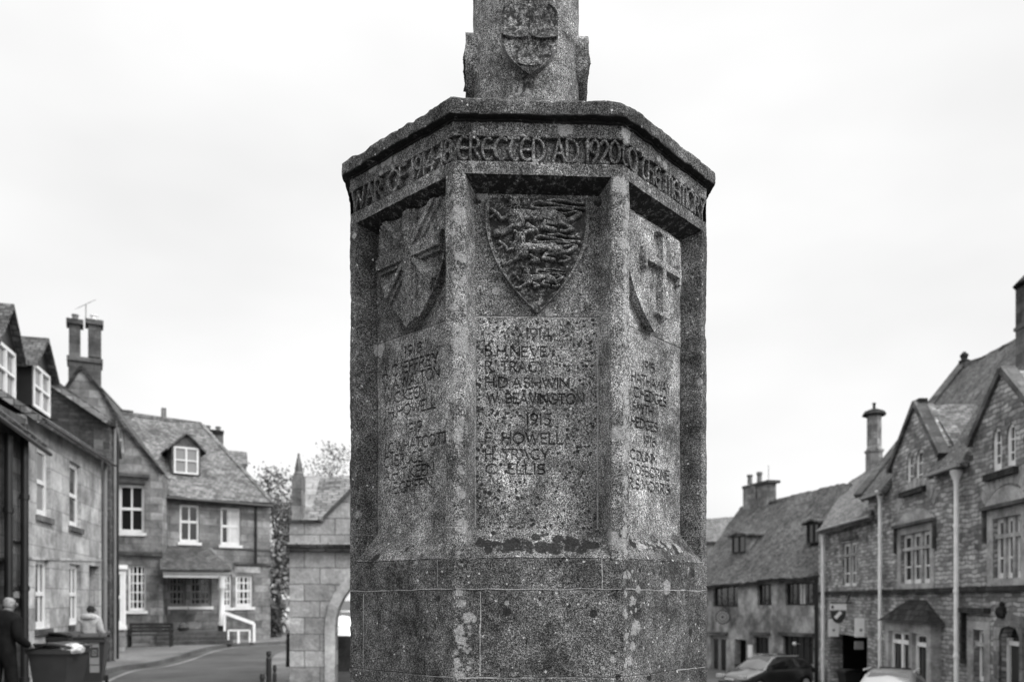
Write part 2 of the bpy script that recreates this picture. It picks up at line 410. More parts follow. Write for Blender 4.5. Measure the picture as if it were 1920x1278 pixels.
    def pipe(s, x, yt, yb, r=.05, mat='offwhite', out_=.1, hopper=True, name='downpipe', par=None):
        a = s.F.uv(x, yt, out_); b = s.F.uv(x, yb, out_); mb = MB()
        z1, z0 = a[1], b[1]
        mb.tube(s.F.at(a[0], z0, out_), s.F.at(a[0], z1, out_), r, n=10)
        if hopper:
            mb.lathe(s.F.at(a[0], z1 - .02, out_), [(r, -.3), (r * 1.3, -.15), (r * 2.3, 0), (r * 2.6, .03), (r * 2.6, .12), (0, .12)], 10)
        z = z1 - 1.4
        while z > z0 + .3:
            mb.tube(s.F.at(a[0], z, out_), s.F.at(a[0], z + .09, out_), r * 1.3, n=10); z -= 1.7
        return mb.build(name, M[mat], s.e)
def slab(pts, th, name, mat, parent, wob=0):
    """a roof plane of real thickness; pts in order, eave edge first"""
    P = [Vector(p) for p in pts]; n = Vector((0, 0, 0))
    for k in range(len(P)): n += P[k].cross(P[(k + 1) % len(P)])
    n.normalize()
    if n.z < 0: n = -n
    mb = MB(); mb.prism(P, -n * th)
    return mb.build(name, M[mat], parent)
def roof_grid(c, th, name, mat, parent, nu=24, nv=10, wob=.03, seed=0):
    """c: four corners eaveL, eaveR, ridgeR, ridgeL: a sagging old slate slope with a ragged eave"""
    a, b, c2, d = [Vector(p) for p in c]; n = (b - a).cross(d - a).normalized()
    if n.z < 0: n = -n
    rnd = random.Random(seed); ph = [rnd.uniform(0, 6) for _ in range(6)]
    def P(i, j, off=0):
        s_, t_ = i / nu, j / nv
        p = a.lerp(b, s_).lerp(d.lerp(c2, s_), t_)
        k = math.sin(s_ * 7 + ph[0]) * .5 + math.sin(s_ * 17 + ph[1] + t_ * 3) * .3 + math.sin(t_ * 9 + ph[2] + s_ * 5) * .3 + rnd_h(i, j) * .35
        return p + n * (k * wob - off)
    cache = {}
    def rnd_h(i, j):
        if (i, j) not in cache: cache[(i, j)] = rnd.uniform(-1, 1)
        return cache[(i, j)]
    mb = MB(); lu = (b - a).length; lv = (d - a).length; uvf = lambda i, j: (lu * i / nu, lv * j / nv)
    for i in range(nu):
        for j in range(nv):
            q = [(i, j), (i + 1, j), (i + 1, j + 1), (i, j + 1)]
            mb.face([P(*k) for k in q], [uvf(*k) for k in q]); mb.face([P(*k, th) for k in reversed(q)])
    for i in range(nu):
        mb.face([P(i, 0, th), P(i + 1, 0, th), P(i + 1, 0), P(i, 0)]); mb.face([P(i + 1, nv, th), P(i, nv, th), P(i, nv), P(i + 1, nv)])
    for j in range(nv):
        mb.face([P(0, j + 1, th), P(0, j, th), P(0, j), P(0, j + 1)]); mb.face([P(nu, j, th), P(nu, j + 1, th), P(nu, j + 1), P(nu, j)])
    return mb.build(name, M[mat], parent, weld=True)
# ------------------------------------------------------------------ the war memorial
MC = np.array([.0522, 3.0711]); YAW = 2.6463; RS, RC = .6753, .7011
AP = RS * math.cos(R(22.5)); SIDE = 2 * RS * math.sin(R(22.5)); HS = SIDE / 2; PA, PB, REC = .2228, .194, .067
def hash3(i, j, k):
    h = (i * 374761393 + j * 668265263 + k * 2147483647 // 7 + 1274126177) & 0xffffffff
    h = ((h ^ (h >> 13)) * 1274126177) & 0xffffffff
    h = ((h ^ (h >> 16)) * 2246822519) & 0xffffffff
    return ((h ^ (h >> 15)) & 0xffffff) / float(0xffffff)
def vnoise(p, s, seed=0):
    q = p * s + 100 + seed * 17.3; i = np.floor(q).astype(np.int64); f = q - i; f = f * f * (3 - 2 * f)
    r = 0
    for a in (0, 1):
        for b in (0, 1):
            for c in (0, 1):
                wgt = (f[:, 0] if a else 1 - f[:, 0]) * (f[:, 1] if b else 1 - f[:, 1]) * (f[:, 2] if c else 1 - f[:, 2])
                r = r + wgt * hash3(i[:, 0] + a, i[:, 1] + b, i[:, 2] + c)
    return r * 2 - 1
def fbm(p, s, o=3, seed=0):
    return sum(vnoise(p, s * 2.1 ** k, seed + k) * .55 ** k for k in range(o))
def frame(k):
    th = R(-90 + YAW + 45 * k); n = np.array([math.cos(th), math.sin(th)]); t = np.array([-math.sin(th), math.cos(th)]); return n, t
def fpos(k, u, off, z, ap=AP):
    n, t = frame(k); u = np.asarray(u, float); off = np.asarray(off, float); z = np.asarray(z, float)
    x = MC[0] + n[0] * (ap + off) + t[0] * u; y = MC[1] + n[1] * (ap + off) + t[1] * u
    return np.stack([x, y, z + EYE + 0 * x], -1)
def fuv(k, px, py, off=0, ap=AP):
    n, t = frame(k); r = np.array([(px - 960) / FPX, 1.]); s_ = (n @ MC + ap + off) / (n @ r); p = r * s_ - MC
    return float(p @ t), float((HZ - py) / FPX * s_)
# (px, py, face, off, radius m, pale?)
def p3(px, py, k, off=0, ap=AP):
    u, z = fuv(k, px, py, off, ap); return fpos(k, u, off, z, ap)
PALE = [(860, 402, 0, 0, .022), (868, 645, 0, 0, .026), (1158, 812, 0, 0, .02), (868, 985, 0, 0, .018), (700, 312, -1, 0, .02), (720, 305, -1, 0, .013), (820, 322, -1, 0, .008), (674, 962, -1, 0, .016),
        (690, 768, -1, 0, .01), (665, 442, -1, 0, .009), (905, 368, 0, -.11, .016), (1030, 585, 0, -.11, .012), (1168, 455, 0, 0, .014), (1145, 1005, 0, 0, .02), (1165, 1020, 0, 0, .016), (1314, 715, 1, 0, .012),
        (1060, 242, 0, 0, .02), (1175, 250, 1, 0, .02), (1000, 300, 0, 0, .014), (938, 270, 0, 0, .008), (780, 1055, -1, 0, .006), (1165, 348, 0, 0, .025), (1010, 1042, 0, 0, .006),
        (1150, 1236, 0, 0, .008), (1130, 1252, 0, 0, .006), (868, 1204, 0, 0, .006), (858, 1248, 0, 0, .007), (863, 1245, 0, 0, .005), (950, 1130, 0, 0, .006), (730, 300, -1, 0, .015), (1192, 1175, 1, 0, .02), (712, 655, -1, -.11, .02),
        (1250, 1100, 1, 0, .02), (930, 545, 0, -.11, .01)]
MOSS = [(905, 1015, 0, -.06, .014), (950, 1028, 0, -.04, .016), (965, 1024, 0, -.04, .014), (915, 1030, 0, -.03, .01), (1005, 1010, 0, -.08, .012), (1015, 1026, 0, -.04, .016), (1040, 1030, 0, -.04, .018), (1070, 1022, 0, -.05, .014), (1090, 1030, 0, -.03, .012), (1115, 1022, 0, -.05, .012),
        (980, 1030, 0, -.04, .01), (1020, 1002, 0, -.09, .01), (925, 1000, 0, -.1, .007), (950, 1146, 0, 0, .009), (820, 1122, -1, 0, .01), (1112, 1150, 0, 0, .01), (1215, 1268, 1, 0, .01), (1160, 1268, 0, 0, .008), (1295, 1185, 1, 0, .01), (700, 1040, -1, 0, .016), (690, 1030, -1, 0, .012),
        (895, 375, 0, -.1, .01), (1120, 380, 0, -.1, .01), (720, 435, -1, -.1, .02), (1290, 1090, 1, 0, .05), (1240, 1060, 1, 0, .03), (740, 1090, -1, 0, .07), (790, 1180, -1, 0, .07)]
PALE3 = [(p3(a, b, c, d * .61), r, 1.) for a, b, c, d, r in PALE]
MOSS3 = [(p3(a, b, c, d * .61), r, (1. if r < .025 else .3)) for a, b, c, d, r in MOSS]
rs = np.random.RandomState(3)
for _ in range(190):                                   # pale specks scattered down the weathered arrises
    y_ = 345 + 925 * rs.rand(); PALE3.append((p3(1172 + 14 * rs.randn() ** 2 * (1 if y_ > 1040 else .3), y_, 1, 0), .003 + .011 * rs.rand() ** 2, .55 + .45 * rs.rand()))
for _ in range(150):
    PALE3.append((p3(862 + 14 * rs.randn(), 345 + 925 * rs.rand(), 0, 0), .003 + .011 * rs.rand() ** 2, .55 + .45 * rs.rand()))
for _ in range(90):
    k_ = int(rs.randint(-1, 2)); x_ = (700 + 130 * rs.rand(), 870 + 280 * rs.rand(), 1190 + 125 * rs.rand())[k_ + 1]; PALE3.append((p3(x_, 215 + 90 * rs.rand() + (60 if k_ else 0), k_, 0), .003 + .01 * rs.rand() ** 2, .6 + .4 * rs.rand()))
for x_, y_, r_ in ((968, 45, .009), (975, 47, .005), (1003, 38, .008), (1000, 26, .006), (1022, 36, .006), (1036, 42, .009), (1042, 44, .006), (978, 17, .004), (965, 90, .012), (970, 82, .007)): PALE3.append((p3(x_, y_, 0, .03, .205), r_, 1.))
for _ in range(130): PALE3.append((p3(900 + 180 * rs.rand(), 183 - 75 * rs.rand() ** 1.6, 0, 0, .2), .002 + .006 * rs.rand() ** 2, 1.))
for _ in range(1200):                                   # dark pits on the name panels, thick on the front one
    x = 893 + 225 * rs.rand() ** 1.35; y = 598 + 402 * rs.rand()
    MOSS3.append((p3(x, y, 0, -REC), .001 + .0034 * rs.rand() ** 3, 1.))
for _ in range(34): MOSS3.append((p3(893 + 230 * rs.rand(), 1005 + 34 * rs.rand(), 0, -.02 - .03 * rs.rand()), .005 + .01 * rs.rand(), 1.))
for _ in range(120):
    x = 895 + 225 * rs.rand(); y = 1002 + 38 * rs.rand() + 6 * rs.randn()
    MOSS3.append((p3(x, y, 0, -.03), .002 + .009 * rs.rand() ** 2, 1.))
for _ in range(60):
    MOSS3.append((p3(660 + 185 * rs.rand(), 1000 + 45 * rs.rand(), -1, -.03), .002 + .006 * rs.rand() ** 2, .8))
for _ in range(22):
    MOSS3.append((p3(856 + 310 * rs.rand(), 1050 + 215 * rs.rand() ** .8, 0, 0), .0015 + .004 * rs.rand() ** 2, .7)); MOSS3.append((p3(1180 + 140 * rs.rand(), 1045 + 220 * rs.rand(), 1, 0), .0015 + .005 * rs.rand() ** 2, .8))
for _ in range(110):                                    # pale and dark streaks on the right-hand sill
    x = 1182 + 100 * rs.rand(); y = 1000 + 45 * rs.rand()
    (PALE3 if rs.rand() < .55 else MOSS3).append((p3(x, y, 1, -.035), .004 + .009 * rs.rand() ** 1.5, 1.))
def blobs(P, L_):
    a = np.zeros(len(P)); lo_, hi_ = P.min(0), P.max(0)
    for c, r, s_ in L_:
        if (c + 1.7 * r < lo_).any() or (c - 1.7 * r > hi_).any(): continue
        m = np.abs(P - c).max(1) < r * 1.7
        if m.any():
            d = np.linalg.norm(P[m] - c, axis=1) / r
            a[m] = np.maximum(a[m], np.clip(1.7 - d, 0, 1) * s_)
    return a
def erode(P, amp=1., big=1.):
    """weathering: every point moves towards or away from the axis by noise of its place"""
    r = P[:, :2] - MC; r = r / np.maximum(np.linalg.norm(r, axis=1), 1e-6)[:, None]
    d = fbm(P, 9, 3) * .0022 * big + fbm(P, 60, 3, 5) * .0011 * amp + np.minimum(0, fbm(P, 26, 2, 9) + .45) * .004 * amp
    Q = P.copy(); Q[:, :2] += r * d[:, None]; Q[:, 2] += fbm(P, 20, 2, 11) * .0009 * amp
    return Q
def grid_obj(name, Pg, mat, parent, pale=None, moss_shade=None, cut=None, amp=1., big=1., closed=False, extra=None, smooth=True, er=True):
    """Pg: list of (rows, cols, 3) grids joined into one mesh"""
    V = []; Fc = []; pa = []; mo = []; base = 0
    for gi, G in enumerate(Pg):
        nr, nc = G.shape[:2]; P = G.reshape(-1, 3); V.append(P)
        i = np.arange(nr * nc).reshape(nr, nc) + base
        Fc.append(np.stack([i[:-1, :-1], i[:-1, 1:], i[1:, 1:], i[1:, :-1]], -1).reshape(-1, 4)); base += nr * nc
        pa.append(np.zeros(nr * nc) if pale is None or pale[gi] is None else pale[gi].reshape(-1))
        mo.append(np.zeros(nr * nc) if moss_shade is None or moss_shade[gi] is None else moss_shade[gi].reshape(-1))
    V = np.concatenate(V); Fc = np.concatenate(Fc); pa = np.concatenate(pa); mo = np.concatenate(mo)
    pa = np.maximum(pa, blobs(V, PALE3)); mo = np.maximum(mo, blobs(V, MOSS3))
    if er: V = erode(V, amp, big)
    org = np.array(origin_of(parent)); me = bpy.data.meshes.new(name)
    me.vertices.add(len(V)); me.vertices.foreach_set('co', (V - org).astype(np.float32).ravel())
    me.loops.add(len(Fc) * 4); me.loops.foreach_set('vertex_index', Fc.astype(np.int32).ravel())
    me.polygons.add(len(Fc)); me.polygons.foreach_set('loop_start', np.arange(0, len(Fc) * 4, 4, dtype=np.int32)); me.polygons.foreach_set('loop_total', np.full(len(Fc), 4, dtype=np.int32))
    me.update(calc_edges=True)
    cu = np.zeros(len(V)) if cut is None else np.concatenate([(np.zeros(G.shape[:2]) if c is None else c).reshape(-1) for G, c in zip(Pg, cut)])
    for nm, v in (('pale', pa), ('moss_shade', mo), ('cut', cu)):
        at = me.attributes.new(nm, 'FLOAT', 'POINT'); at.data.foreach_set('value', v.astype(np.float32))
    me.polygons.foreach_set('use_smooth', [True] * len(Fc)); me.set_sharp_from_angle(angle=R(38))
    return link(name, me, mat, parent, False)
def lin(a, b, step): return np.linspace(a, b, max(2, int(abs(b - a) / step) + 1))
# ---- a stroke alphabet (capital letters, 1 high)
def arc(cx, cy, rx, ry, a0, a1, n=9):
    return [(cx + rx * math.cos(R(a0 + (a1 - a0) * i / n)), cy + ry * math.sin(R(a0 + (a1 - a0) * i / n))) for i in range(n + 1)]
GL = {
 'A': (.72, [[(0, 0), (.34, 1), (.7, 0)], [(.14, .36), (.56, .36)]]), 'B': (.55, [[(0, 0), (0, 1), (.2, 1)] + arc(.22, .76, .22, .24, 90, -90) + [(0, .52), (.22, .52)] + arc(.22, .26, .28, .26, 90, -90) + [(0, 0)]]),
 'C': (.7, [arc(.42, .5, .42, .5, 55, 305, 14)]), 'D': (.68, [[(0, 0), (0, 1), (.22, 1)] + arc(.22, .5, .44, .5, 90, -90, 12) + [(0, 0)]]),
 'E': (.46, [[(.44, 0), (0, 0), (0, 1), (.44, 1)], [(0, .52), (.36, .52)]]), 'F': (.44, [[(0, 0), (0, 1), (.44, 1)], [(0, .52), (.36, .52)]]),
 'G': (.74, [arc(.42, .5, .42, .5, 55, 330, 14) + [(.78, .44), (.55, .44)]]), 'H': (.66, [[(0, 0), (0, 1)], [(.64, 0), (.64, 1)], [(0, .52), (.64, .52)]]),
 'I': (.06, [[(.02, 0), (.02, 1)]]), 'J': (.2, [[(.14, 1), (.14, .05), (.06, -.14), (-.04, -.16)]]), 'K': (.56, [[(0, 0), (0, 1)], [(.5, 1), (.02, .45), (.56, 0)]]),
 'L': (.44, [[(0, 1), (0, 0), (.44, 0)]]), 'M': (.84, [[(0, 0), (.1, 1), (.42, .2), (.74, 1), (.84, 0)]]), 'N': (.7, [[(0, 0), (0, 1), (.68, 0), (.68, 1)]]),
 'O': (.84, [arc(.42, .5, .42, .5, 0, 360, 20)]), 'P': (.5, [[(0, 0), (0, 1), (.22, 1)] + arc(.22, .74, .26, .26, 90, -90) + [(0, .48)]]),
 'R': (.58, [[(0, 0), (0, 1), (.22, 1)] + arc(.22, .75, .25, .25, 90, -90) + [(0, .5)], [(.2, .5), (.58, 0)]]),
 'S': (.5, [arc(.25, .75, .23, .25, 40, 250, 9) + arc(.25, .26, .25, .26, 80, -140, 9)]), 'T': (.62, [[(.3, 0), (.3, 1)], [(0, 1), (.6, 1)]]),
 'U': (.64, [[(0, 1), (0, .3)] + arc(.31, .3, .31, .3, 180, 360, 9) + [(.62, 1)]]), 'V': (.68, [[(0, 1), (.33, 0), (.66, 1)]]), 'W': (1.0, [[(0, 1), (.26, 0), (.5, .9), (.74, 0), (1, 1)]]),
 'Y': (.64, [[(0, 1), (.32, .5), (.64, 1)], [(.32, .5), (.32, 0)]]), '.': (.05, [[(.02, .03), (.03, .05)]]), ' ': (.3, []), '-': (.3, [[(.02, .45), (.28, .45)]]),
 '1': (.12, [[(.06, 0), (.06, 1), (0, .9)]]), '9': (.5, [arc(.25, .7, .24, .29, 0, 360, 14), [(.49, .7), (.4, .3), (.15, 0)]]), '4': (.55, [[(.4, 0), (.4, 1), (0, .3), (.54, .3)]]),
 '5': (.46, [[(.42, 1), (.1, 1), (.06, .58)] + arc(.2, .3, .25, .31, 100, -120, 9)]), '6': (.5, [arc(.25, .3, .24, .3, 0, 360, 14), [(.01, .35), (.12, .75), (.38, 1)]]),
 '8': (.5, [arc(.25, .75, .2, .24, 0, 360, 12), arc(.25, .26, .25, .26, 0, 360, 12)]), '2': (.48, [arc(.23, .73, .22, .26, 160, -40, 8) + [(0, 0), (.5, 0)]]), '0': (.6, [arc(.3, .5, .29, .5, 0, 360, 18)]),
}
UN = dict(GL)
UN['E'] = (.66, [arc(.38, .5, .36, .5, 60, 300, 14), [(.06, .5), (.62, .5)]]); UN['T'] = (.62, [[(.02, 1), (.62, 1)], [(.3, 1), (.18, .7)] + arc(.4, .42, .3, .42, 140, 300, 8)])
UN['H'] = (.64, [[(0, 0), (0, 1)], [(0, .5)] + arc(.3, .36, .3, .26, 120, 0, 7) + [(.6, 0)]]); UN['M'] = (.86, [[(.02, 0), (0, .7)] + arc(.22, .72, .22, .28, 170, 0, 8) + [(.43, 0)], [(.43, .7)] + arc(.64, .72, .21, .28, 170, 0, 8) + [(.84, 0)]])
def text_strokes(txt, u0, u1, z0, h, font=GL, gap=.16):
    wd = sum(font[c][0] for c in txt) + gap * (len(txt) - 1); k = (u1 - u0) / wd; x = 0; out_ = []
    for c in txt:
        for st in font[c][1]: out_.append([(u0 + (x + a) * k, z0 + b * h) for a, b in st])
        x += font[c][0] + gap
    return out_
def sdist(U, Z, strokes, rmax):
    """distance of every grid point to the nearest stroke, capped at rmax"""
    D = np.full(U.shape, rmax); u = U[0]; z = Z[:, 0]
    for st in strokes:
        for (a, b), (c, d) in zip(st, st[1:]):
            i0, i1 = np.searchsorted(u, [min(a, c) - rmax, max(a, c) + rmax]); j0, j1 = np.searchsorted(z, [min(b, d) - rmax, max(b, d) + rmax])
            if i1 <= i0 or j1 <= j0: continue
            uu = U[j0:j1, i0:i1]; zz = Z[j0:j1, i0:i1]; L2 = (c - a) ** 2 + (d - b) ** 2 + 1e-12
            t_ = np.clip(((uu - a) * (c - a) + (zz - b) * (d - b)) / L2, 0, 1)
            D[j0:j1, i0:i1] = np.minimum(D[j0:j1, i0:i1], np.hypot(uu - a - t_ * (c - a), zz - b - t_ * (d - b)))
    return D
# heights above the eye
Z_CT, Z_CB, Z_F1, Z_L1, Z_L0, Z_R1, Z_R1i, Z_N1, Z_S1, Z_S0, Z_J1, Z_J0 = 1.5, 1.452, 1.441, 1.399, 1.322, 1.2834, 1.257, .879, .2164, .1215, .024, -.242
mem = empty('war_memorial', (MC[0], MC[1], 0), 'tall octagonal limestone war memorial with carved shields and name panels, in the foreground', 'war memorial')
VIS = (-1, 0, 1)
NAMES = {
 0: [('1914', 987, 1032, 635.6, 20), ('B.H.NEVE', 910, 1025, 668, 18.5), ('R. TRACY', 910, 1022, 697, 19), ('H.D.ASHWIN', 910, 1067, 726.5, 18), ('W. BEAVINGTON', 913, 1095, 756.5, 18.5),
     ('1915', 987, 1032, 796, 20), ('F. HOWELL', 910, 1055, 831, 19), ('H. TRACY', 910, 1028, 861, 19), ('C. ELLIS', 911, 1021, 888, 18)],
 -1: [('1918', (759.5, 667.7), (790.5, 660.5), 19), ('A.C.JEFFREY', (717.4, 708.7), (822, 682.8), 20), ('W.A.WALTON', (719, 734), (823.6, 708), 20), ('W.C.KEEN', (719, 760), (797, 741), 19), ('J.H.HOWELL', (720, 786), (816, 763.8), 19),
      ('1919', (760.6, 814), (790.5, 807), 19), ('J.C.WHATCOTT', (720, 854), (839, 827), 20), ('C.J.BRUCE', (718.5, 878), (791, 863), 20), ('A.H.T.KEEN', (719, 904), (813, 886), 20), ('W.E.GRIFFIN.', (719, 929), (812, 913), 20)],
 1: [('1915', (1206.4, 694), (1227, 699), 17), ('A.HATHAWAY', (1172, 711), (1257.5, 738.6), 18), ('W.C.HEDGES', (1172, 739), (1249, 762), 18), ('H.SMITH', (1174, 765), (1224.4, 782), 17), ('J.HEDGES', (1177, 794), (1233.4, 812), 17),
     ('1916', (1208, 833), (1230, 839), 17), ('C.DUNN', (1182, 859), (1231.6, 870.7), 17), ('R.OSBORNE', (1180, 886), (1254, 901), 18), ('R.S.MORRIS', (1180, 914), (1256, 927.6), 18)]}
def ring_path(k, step):
    """pier section round the corner between face k and face k+1: splay, flat, arris, flat, splay"""
    pts = []
    for u in lin(0, 1, step / .115): pts.append(fpos(k, PB + (PA - PB) * u, -REC * (1 - u), 0))
    for u in lin(PA, HS, step)[1:]: pts.append(fpos(k, u, 0, 0))
    for u in lin(-HS, -PA, step)[1:]: pts.append(fpos(k + 1, u, 0, 0))
    for u in lin(0, 1, step / .115)[1:]: pts.append(fpos(k + 1, -(PA + (PB - PA) * u), -REC * u, 0))
    P = np.array(pts)
    for _ in range(3): P[1:-1] = P[1:-1] * .5 + (P[:-2] + P[2:]) * .25      # arrises worn round
    return P
for k in range(-3, 5):                                  # piers
    st = .003 if k in (-2, -1, 0, 1) else .012
    path = ring_path(k, st); zs = lin(Z_S0 - .004, Z_R1 + .002, st); G = np.repeat(path[None], len(zs), 0).copy(); G[:, :, 2] = (zs + EYE)[:, None]
    jn = np.zeros(G.shape[:2])
    for zj in (Z_S1, .865, 1.259): jn = np.maximum(jn, np.clip(1 - np.abs(zs - zj) / .0022, 0, 1)[:, None] * .75)
    rr = G[:, :, :2] - MC; rn = rr / np.linalg.norm(rr, axis=2)[:, :, None]; G[:, :, :2] -= rn * (jn * .002)[:, :, None]
    grid_obj('pier', [G], M['mem_pier' if k in (-1, 0) else 'mem_side'], mem, pale=[jn * .75])  # front piers lighter, outer ones darker: light by facing put into colour
for k in range(-3, 5):
    vis = k in VIS; st = .0017 if vis else .012
    # name panel
    u = lin(-PB - .001, PB + .001, st); z = lin(Z_S1 - .006, Z_N1, st); U, Z = np.meshgrid(u, z); off = np.full(U.shape, -REC); painted_shade = np.zeros(U.shape)
    if vis:
        S = []
        for row in NAMES[k]:
            if k == 0: t_, x0, x1, yb, h = row; a, b = (x0, yb), (x1, yb)
            else: t_, a, b, h = row
            ua, za = fuv(k, *a, -REC); ub, zb = fuv(k, *b, -REC); hh = h * (fuv(k, b[0], b[1] - 10, -REC)[1] - zb) / 10 * .5 + h * (fuv(k, a[0], a[1] - 10, -REC)[1] - za) / 10 * .5
            S += text_strokes(t_, ua, ub, (za + zb) / 2, hh)
        D = sdist(U, Z, S, .006); wv = .0031
        cut = np.clip(1 - D / (wv * .9 if k == 0 else wv * 1.05), 0, 1); P0 = fpos(k, U, off, Z).reshape(-1, 3); wear = np.clip(1 + fbm(P0, 22, 2, 31).reshape(U.shape) * (.4 if k == 0 else .15), .65, 1)
        off -= np.minimum(cut * 1.6, 1) * .0062 * wear; painted_shade = np.minimum(cut * 1.5, 1) * (.58 if k == 0 else .92) * np.clip(wear * 1.35 - .35, .3, 1)  # groove shade painted along the letter strokes
        bd = np.minimum(np.minimum(U + PB, PB - U), Z_N1 - Z)
    else: bd = np.full(U.shape, 1.)
    pale = np.clip(1.6 - np.abs(bd - .003) / .0024, 0, 1) * (1. if k == 0 else .55)
    off -= (bd < .0055) * .002
    grid_obj('name_panel', [fpos(k, U, off, Z)], M['mem_light' if k == 1 else ('mem_fine' if k == -1 else 'mem_panel')], mem, pale=[pale], cut=[painted_shade], amp=.55 if k else .8)
    # shield field
    st2 = .003 if vis else .012
    u = lin(-PB - .001, PB + .001, st2); z = lin(Z_N1, Z_R1i + .004, st2); U, Z = np.meshgrid(u, z)
    grid_obj('recess_back', [fpos(k, U, np.full(U.shape, -REC), Z)], M['mem_light' if k == 1 else 'mem'], mem, amp=.8)
    # sloping sill
    a_ = lin(0, 1, st2 / .15)[:, None]; s_ = lin(-1, 1, st2 / .2)[None, :]
    W = PA + .004 + (PB - PA) * a_
    grid_obj('sill', [fpos(k, s_ * W, -REC * a_ + 0 * s_, Z_S0 + (Z_S1 - Z_S0) * a_ + 0 * s_)], M['mem'], mem, amp=2.2, big=1.3)
    # frieze with soffit
    st3 = .0018 if vis else .012
    u = lin(-HS, HS, st3); z = lin(Z_R1, Z_F1 + .012, st3); U, Z = np.meshgrid(u, z); off = np.zeros(U.shape); painted_shade = np.zeros(U.shape)
    if vis:
        t_ = {-1: 'WAR OF 1914-18', 0: 'ERECTED AD 1920', 1: 'TO THE MEMORY'}[k]
        ua, ub = {-1: (-HS + .012, HS - .012), 0: (-HS + .012, HS - .008), 1: (-HS - .004, HS - .008)}[k]
        D = sdist(U, Z, text_strokes(t_, ua, ub, Z_L0 + .006, Z_L1 - Z_L0 - .011, UN, .1), .02)
        P0 = fpos(k, U, off, Z).reshape(-1, 3); nz_ = fbm(P0, 30, 2, 41).reshape(U.shape)
        band_ = np.clip((Z - Z_L0) / .004, 0, 1) * np.clip((Z_L1 - Z) / .0015, 0, 1)
        low = band_ * np.clip((D - .0041 - nz_ * .001) / .0016, 0, 1)
        off -= low * .013; painted_shade = np.clip((Z - Z_F1 + .004) / .004, 0, 1) * .7; fcut = low * np.clip(1.8 - D / .0085, 0, 1) * .5  # shade under the cornice and round the raised letters painted dark
    else: fcut = painted_shade
    pale = np.clip(1 - np.abs(U - .06 * (k + .5)) / .0015, 0, 1) * .4
    a_ = lin(0, 1, st2 / .11)[:, None]; s_ = lin(-1, 1, st2 / .2)[None, :]; W = PA + .002 + (PB - PA) * a_
    soff = fpos(k, s_ * W, -REC * a_ + 0 * s_, Z_R1 + (Z_R1i - Z_R1) * a_ + 0 * s_)
    grid_obj('frieze', [fpos(k, U, off, Z), soff], M['mem'], mem, pale=[pale, None], moss_shade=[painted_shade, np.zeros(soff.shape[:2]) + .5 if vis else None], cut=[fcut, None], amp=.8)  # soffit also gets its shade as dark colour
# solid core behind the recess backs, so nothing is hollow
# cornice: section swept round the octagon
def ngon_sweep(prof, rk, step, name, mat, amp=1., big=1., th0=0, rough=0, par=mem, pale=None):
    """prof: (apothem, z) polyline; octagon sweep, all eight sides as one mesh"""
    pr = []
    for (a, b), (c, d) in zip(prof, prof[1:]):
        q = max(1, int(math.hypot(c - a, d - b) / step))
        for i in range(q): pr.append((a + (c - a) * i / q, b + (d - b) * i / q))
    pr.append(prof[-1]); pr = np.array(pr); gs = []
    s_ = lin(-1, 1, step * 2 / .5)
    cols = []
    for k in range(-3, 5):
        hs = pr[:, 0] * math.tan(R(22.5)); n, t = frame(k)
        for q in s_[:-1]:
            cols.append(np.stack([MC[0] + n[0] * pr[:, 0] + t[0] * hs * q, MC[1] + n[1] * pr[:, 0] + t[1] * hs * q, pr[:, 1] + EYE], -1))
    cols.append(cols[0]); G = np.stack(cols, 1)
    if rough:
        P = G.reshape(-1, 3); d = (fbm(P, 24, 3, 21) * .0022 + np.minimum(0, fbm(P, 10, 3, 23) + .5) * .011) * rough
        r = P[:, :2] - MC; r = r / np.linalg.norm(r, axis=1)[:, None]; P[:, :2] += r * d[:, None]; P[:, 2] += d * .8
    return grid_obj(name, [G], mat, par, amp=amp, big=big, moss_shade=[np.repeat((np.clip((Z_CB + .0025 - pr[:, 1]) / .002, 0, 1) * .95)[:, None], G.shape[1], 1)] if name == 'cornice' else None)  # cornice underside painted dark as its shadow line
apc = RC * math.cos(R(22.5))
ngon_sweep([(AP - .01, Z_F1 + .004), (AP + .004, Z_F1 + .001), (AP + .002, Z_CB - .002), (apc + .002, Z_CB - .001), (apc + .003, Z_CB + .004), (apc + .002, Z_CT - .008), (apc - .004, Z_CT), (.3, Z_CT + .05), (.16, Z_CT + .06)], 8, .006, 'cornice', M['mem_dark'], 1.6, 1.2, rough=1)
J = .0022
ngon_sweep([(AP - .05, Z_S0 - .001), (AP - .004, Z_S0), (AP, Z_S0 - .004), (AP, Z_J1 + J), (AP - .003, Z_J1), (AP, Z_J1 - J), (AP, Z_J0 + J), (AP - .003, Z_J0), (AP + .003, Z_J0 - J), (AP + .004, -.62), (AP - .05, -.62)], 8, .005, 'base_course', M['mem_side'], 1.1)
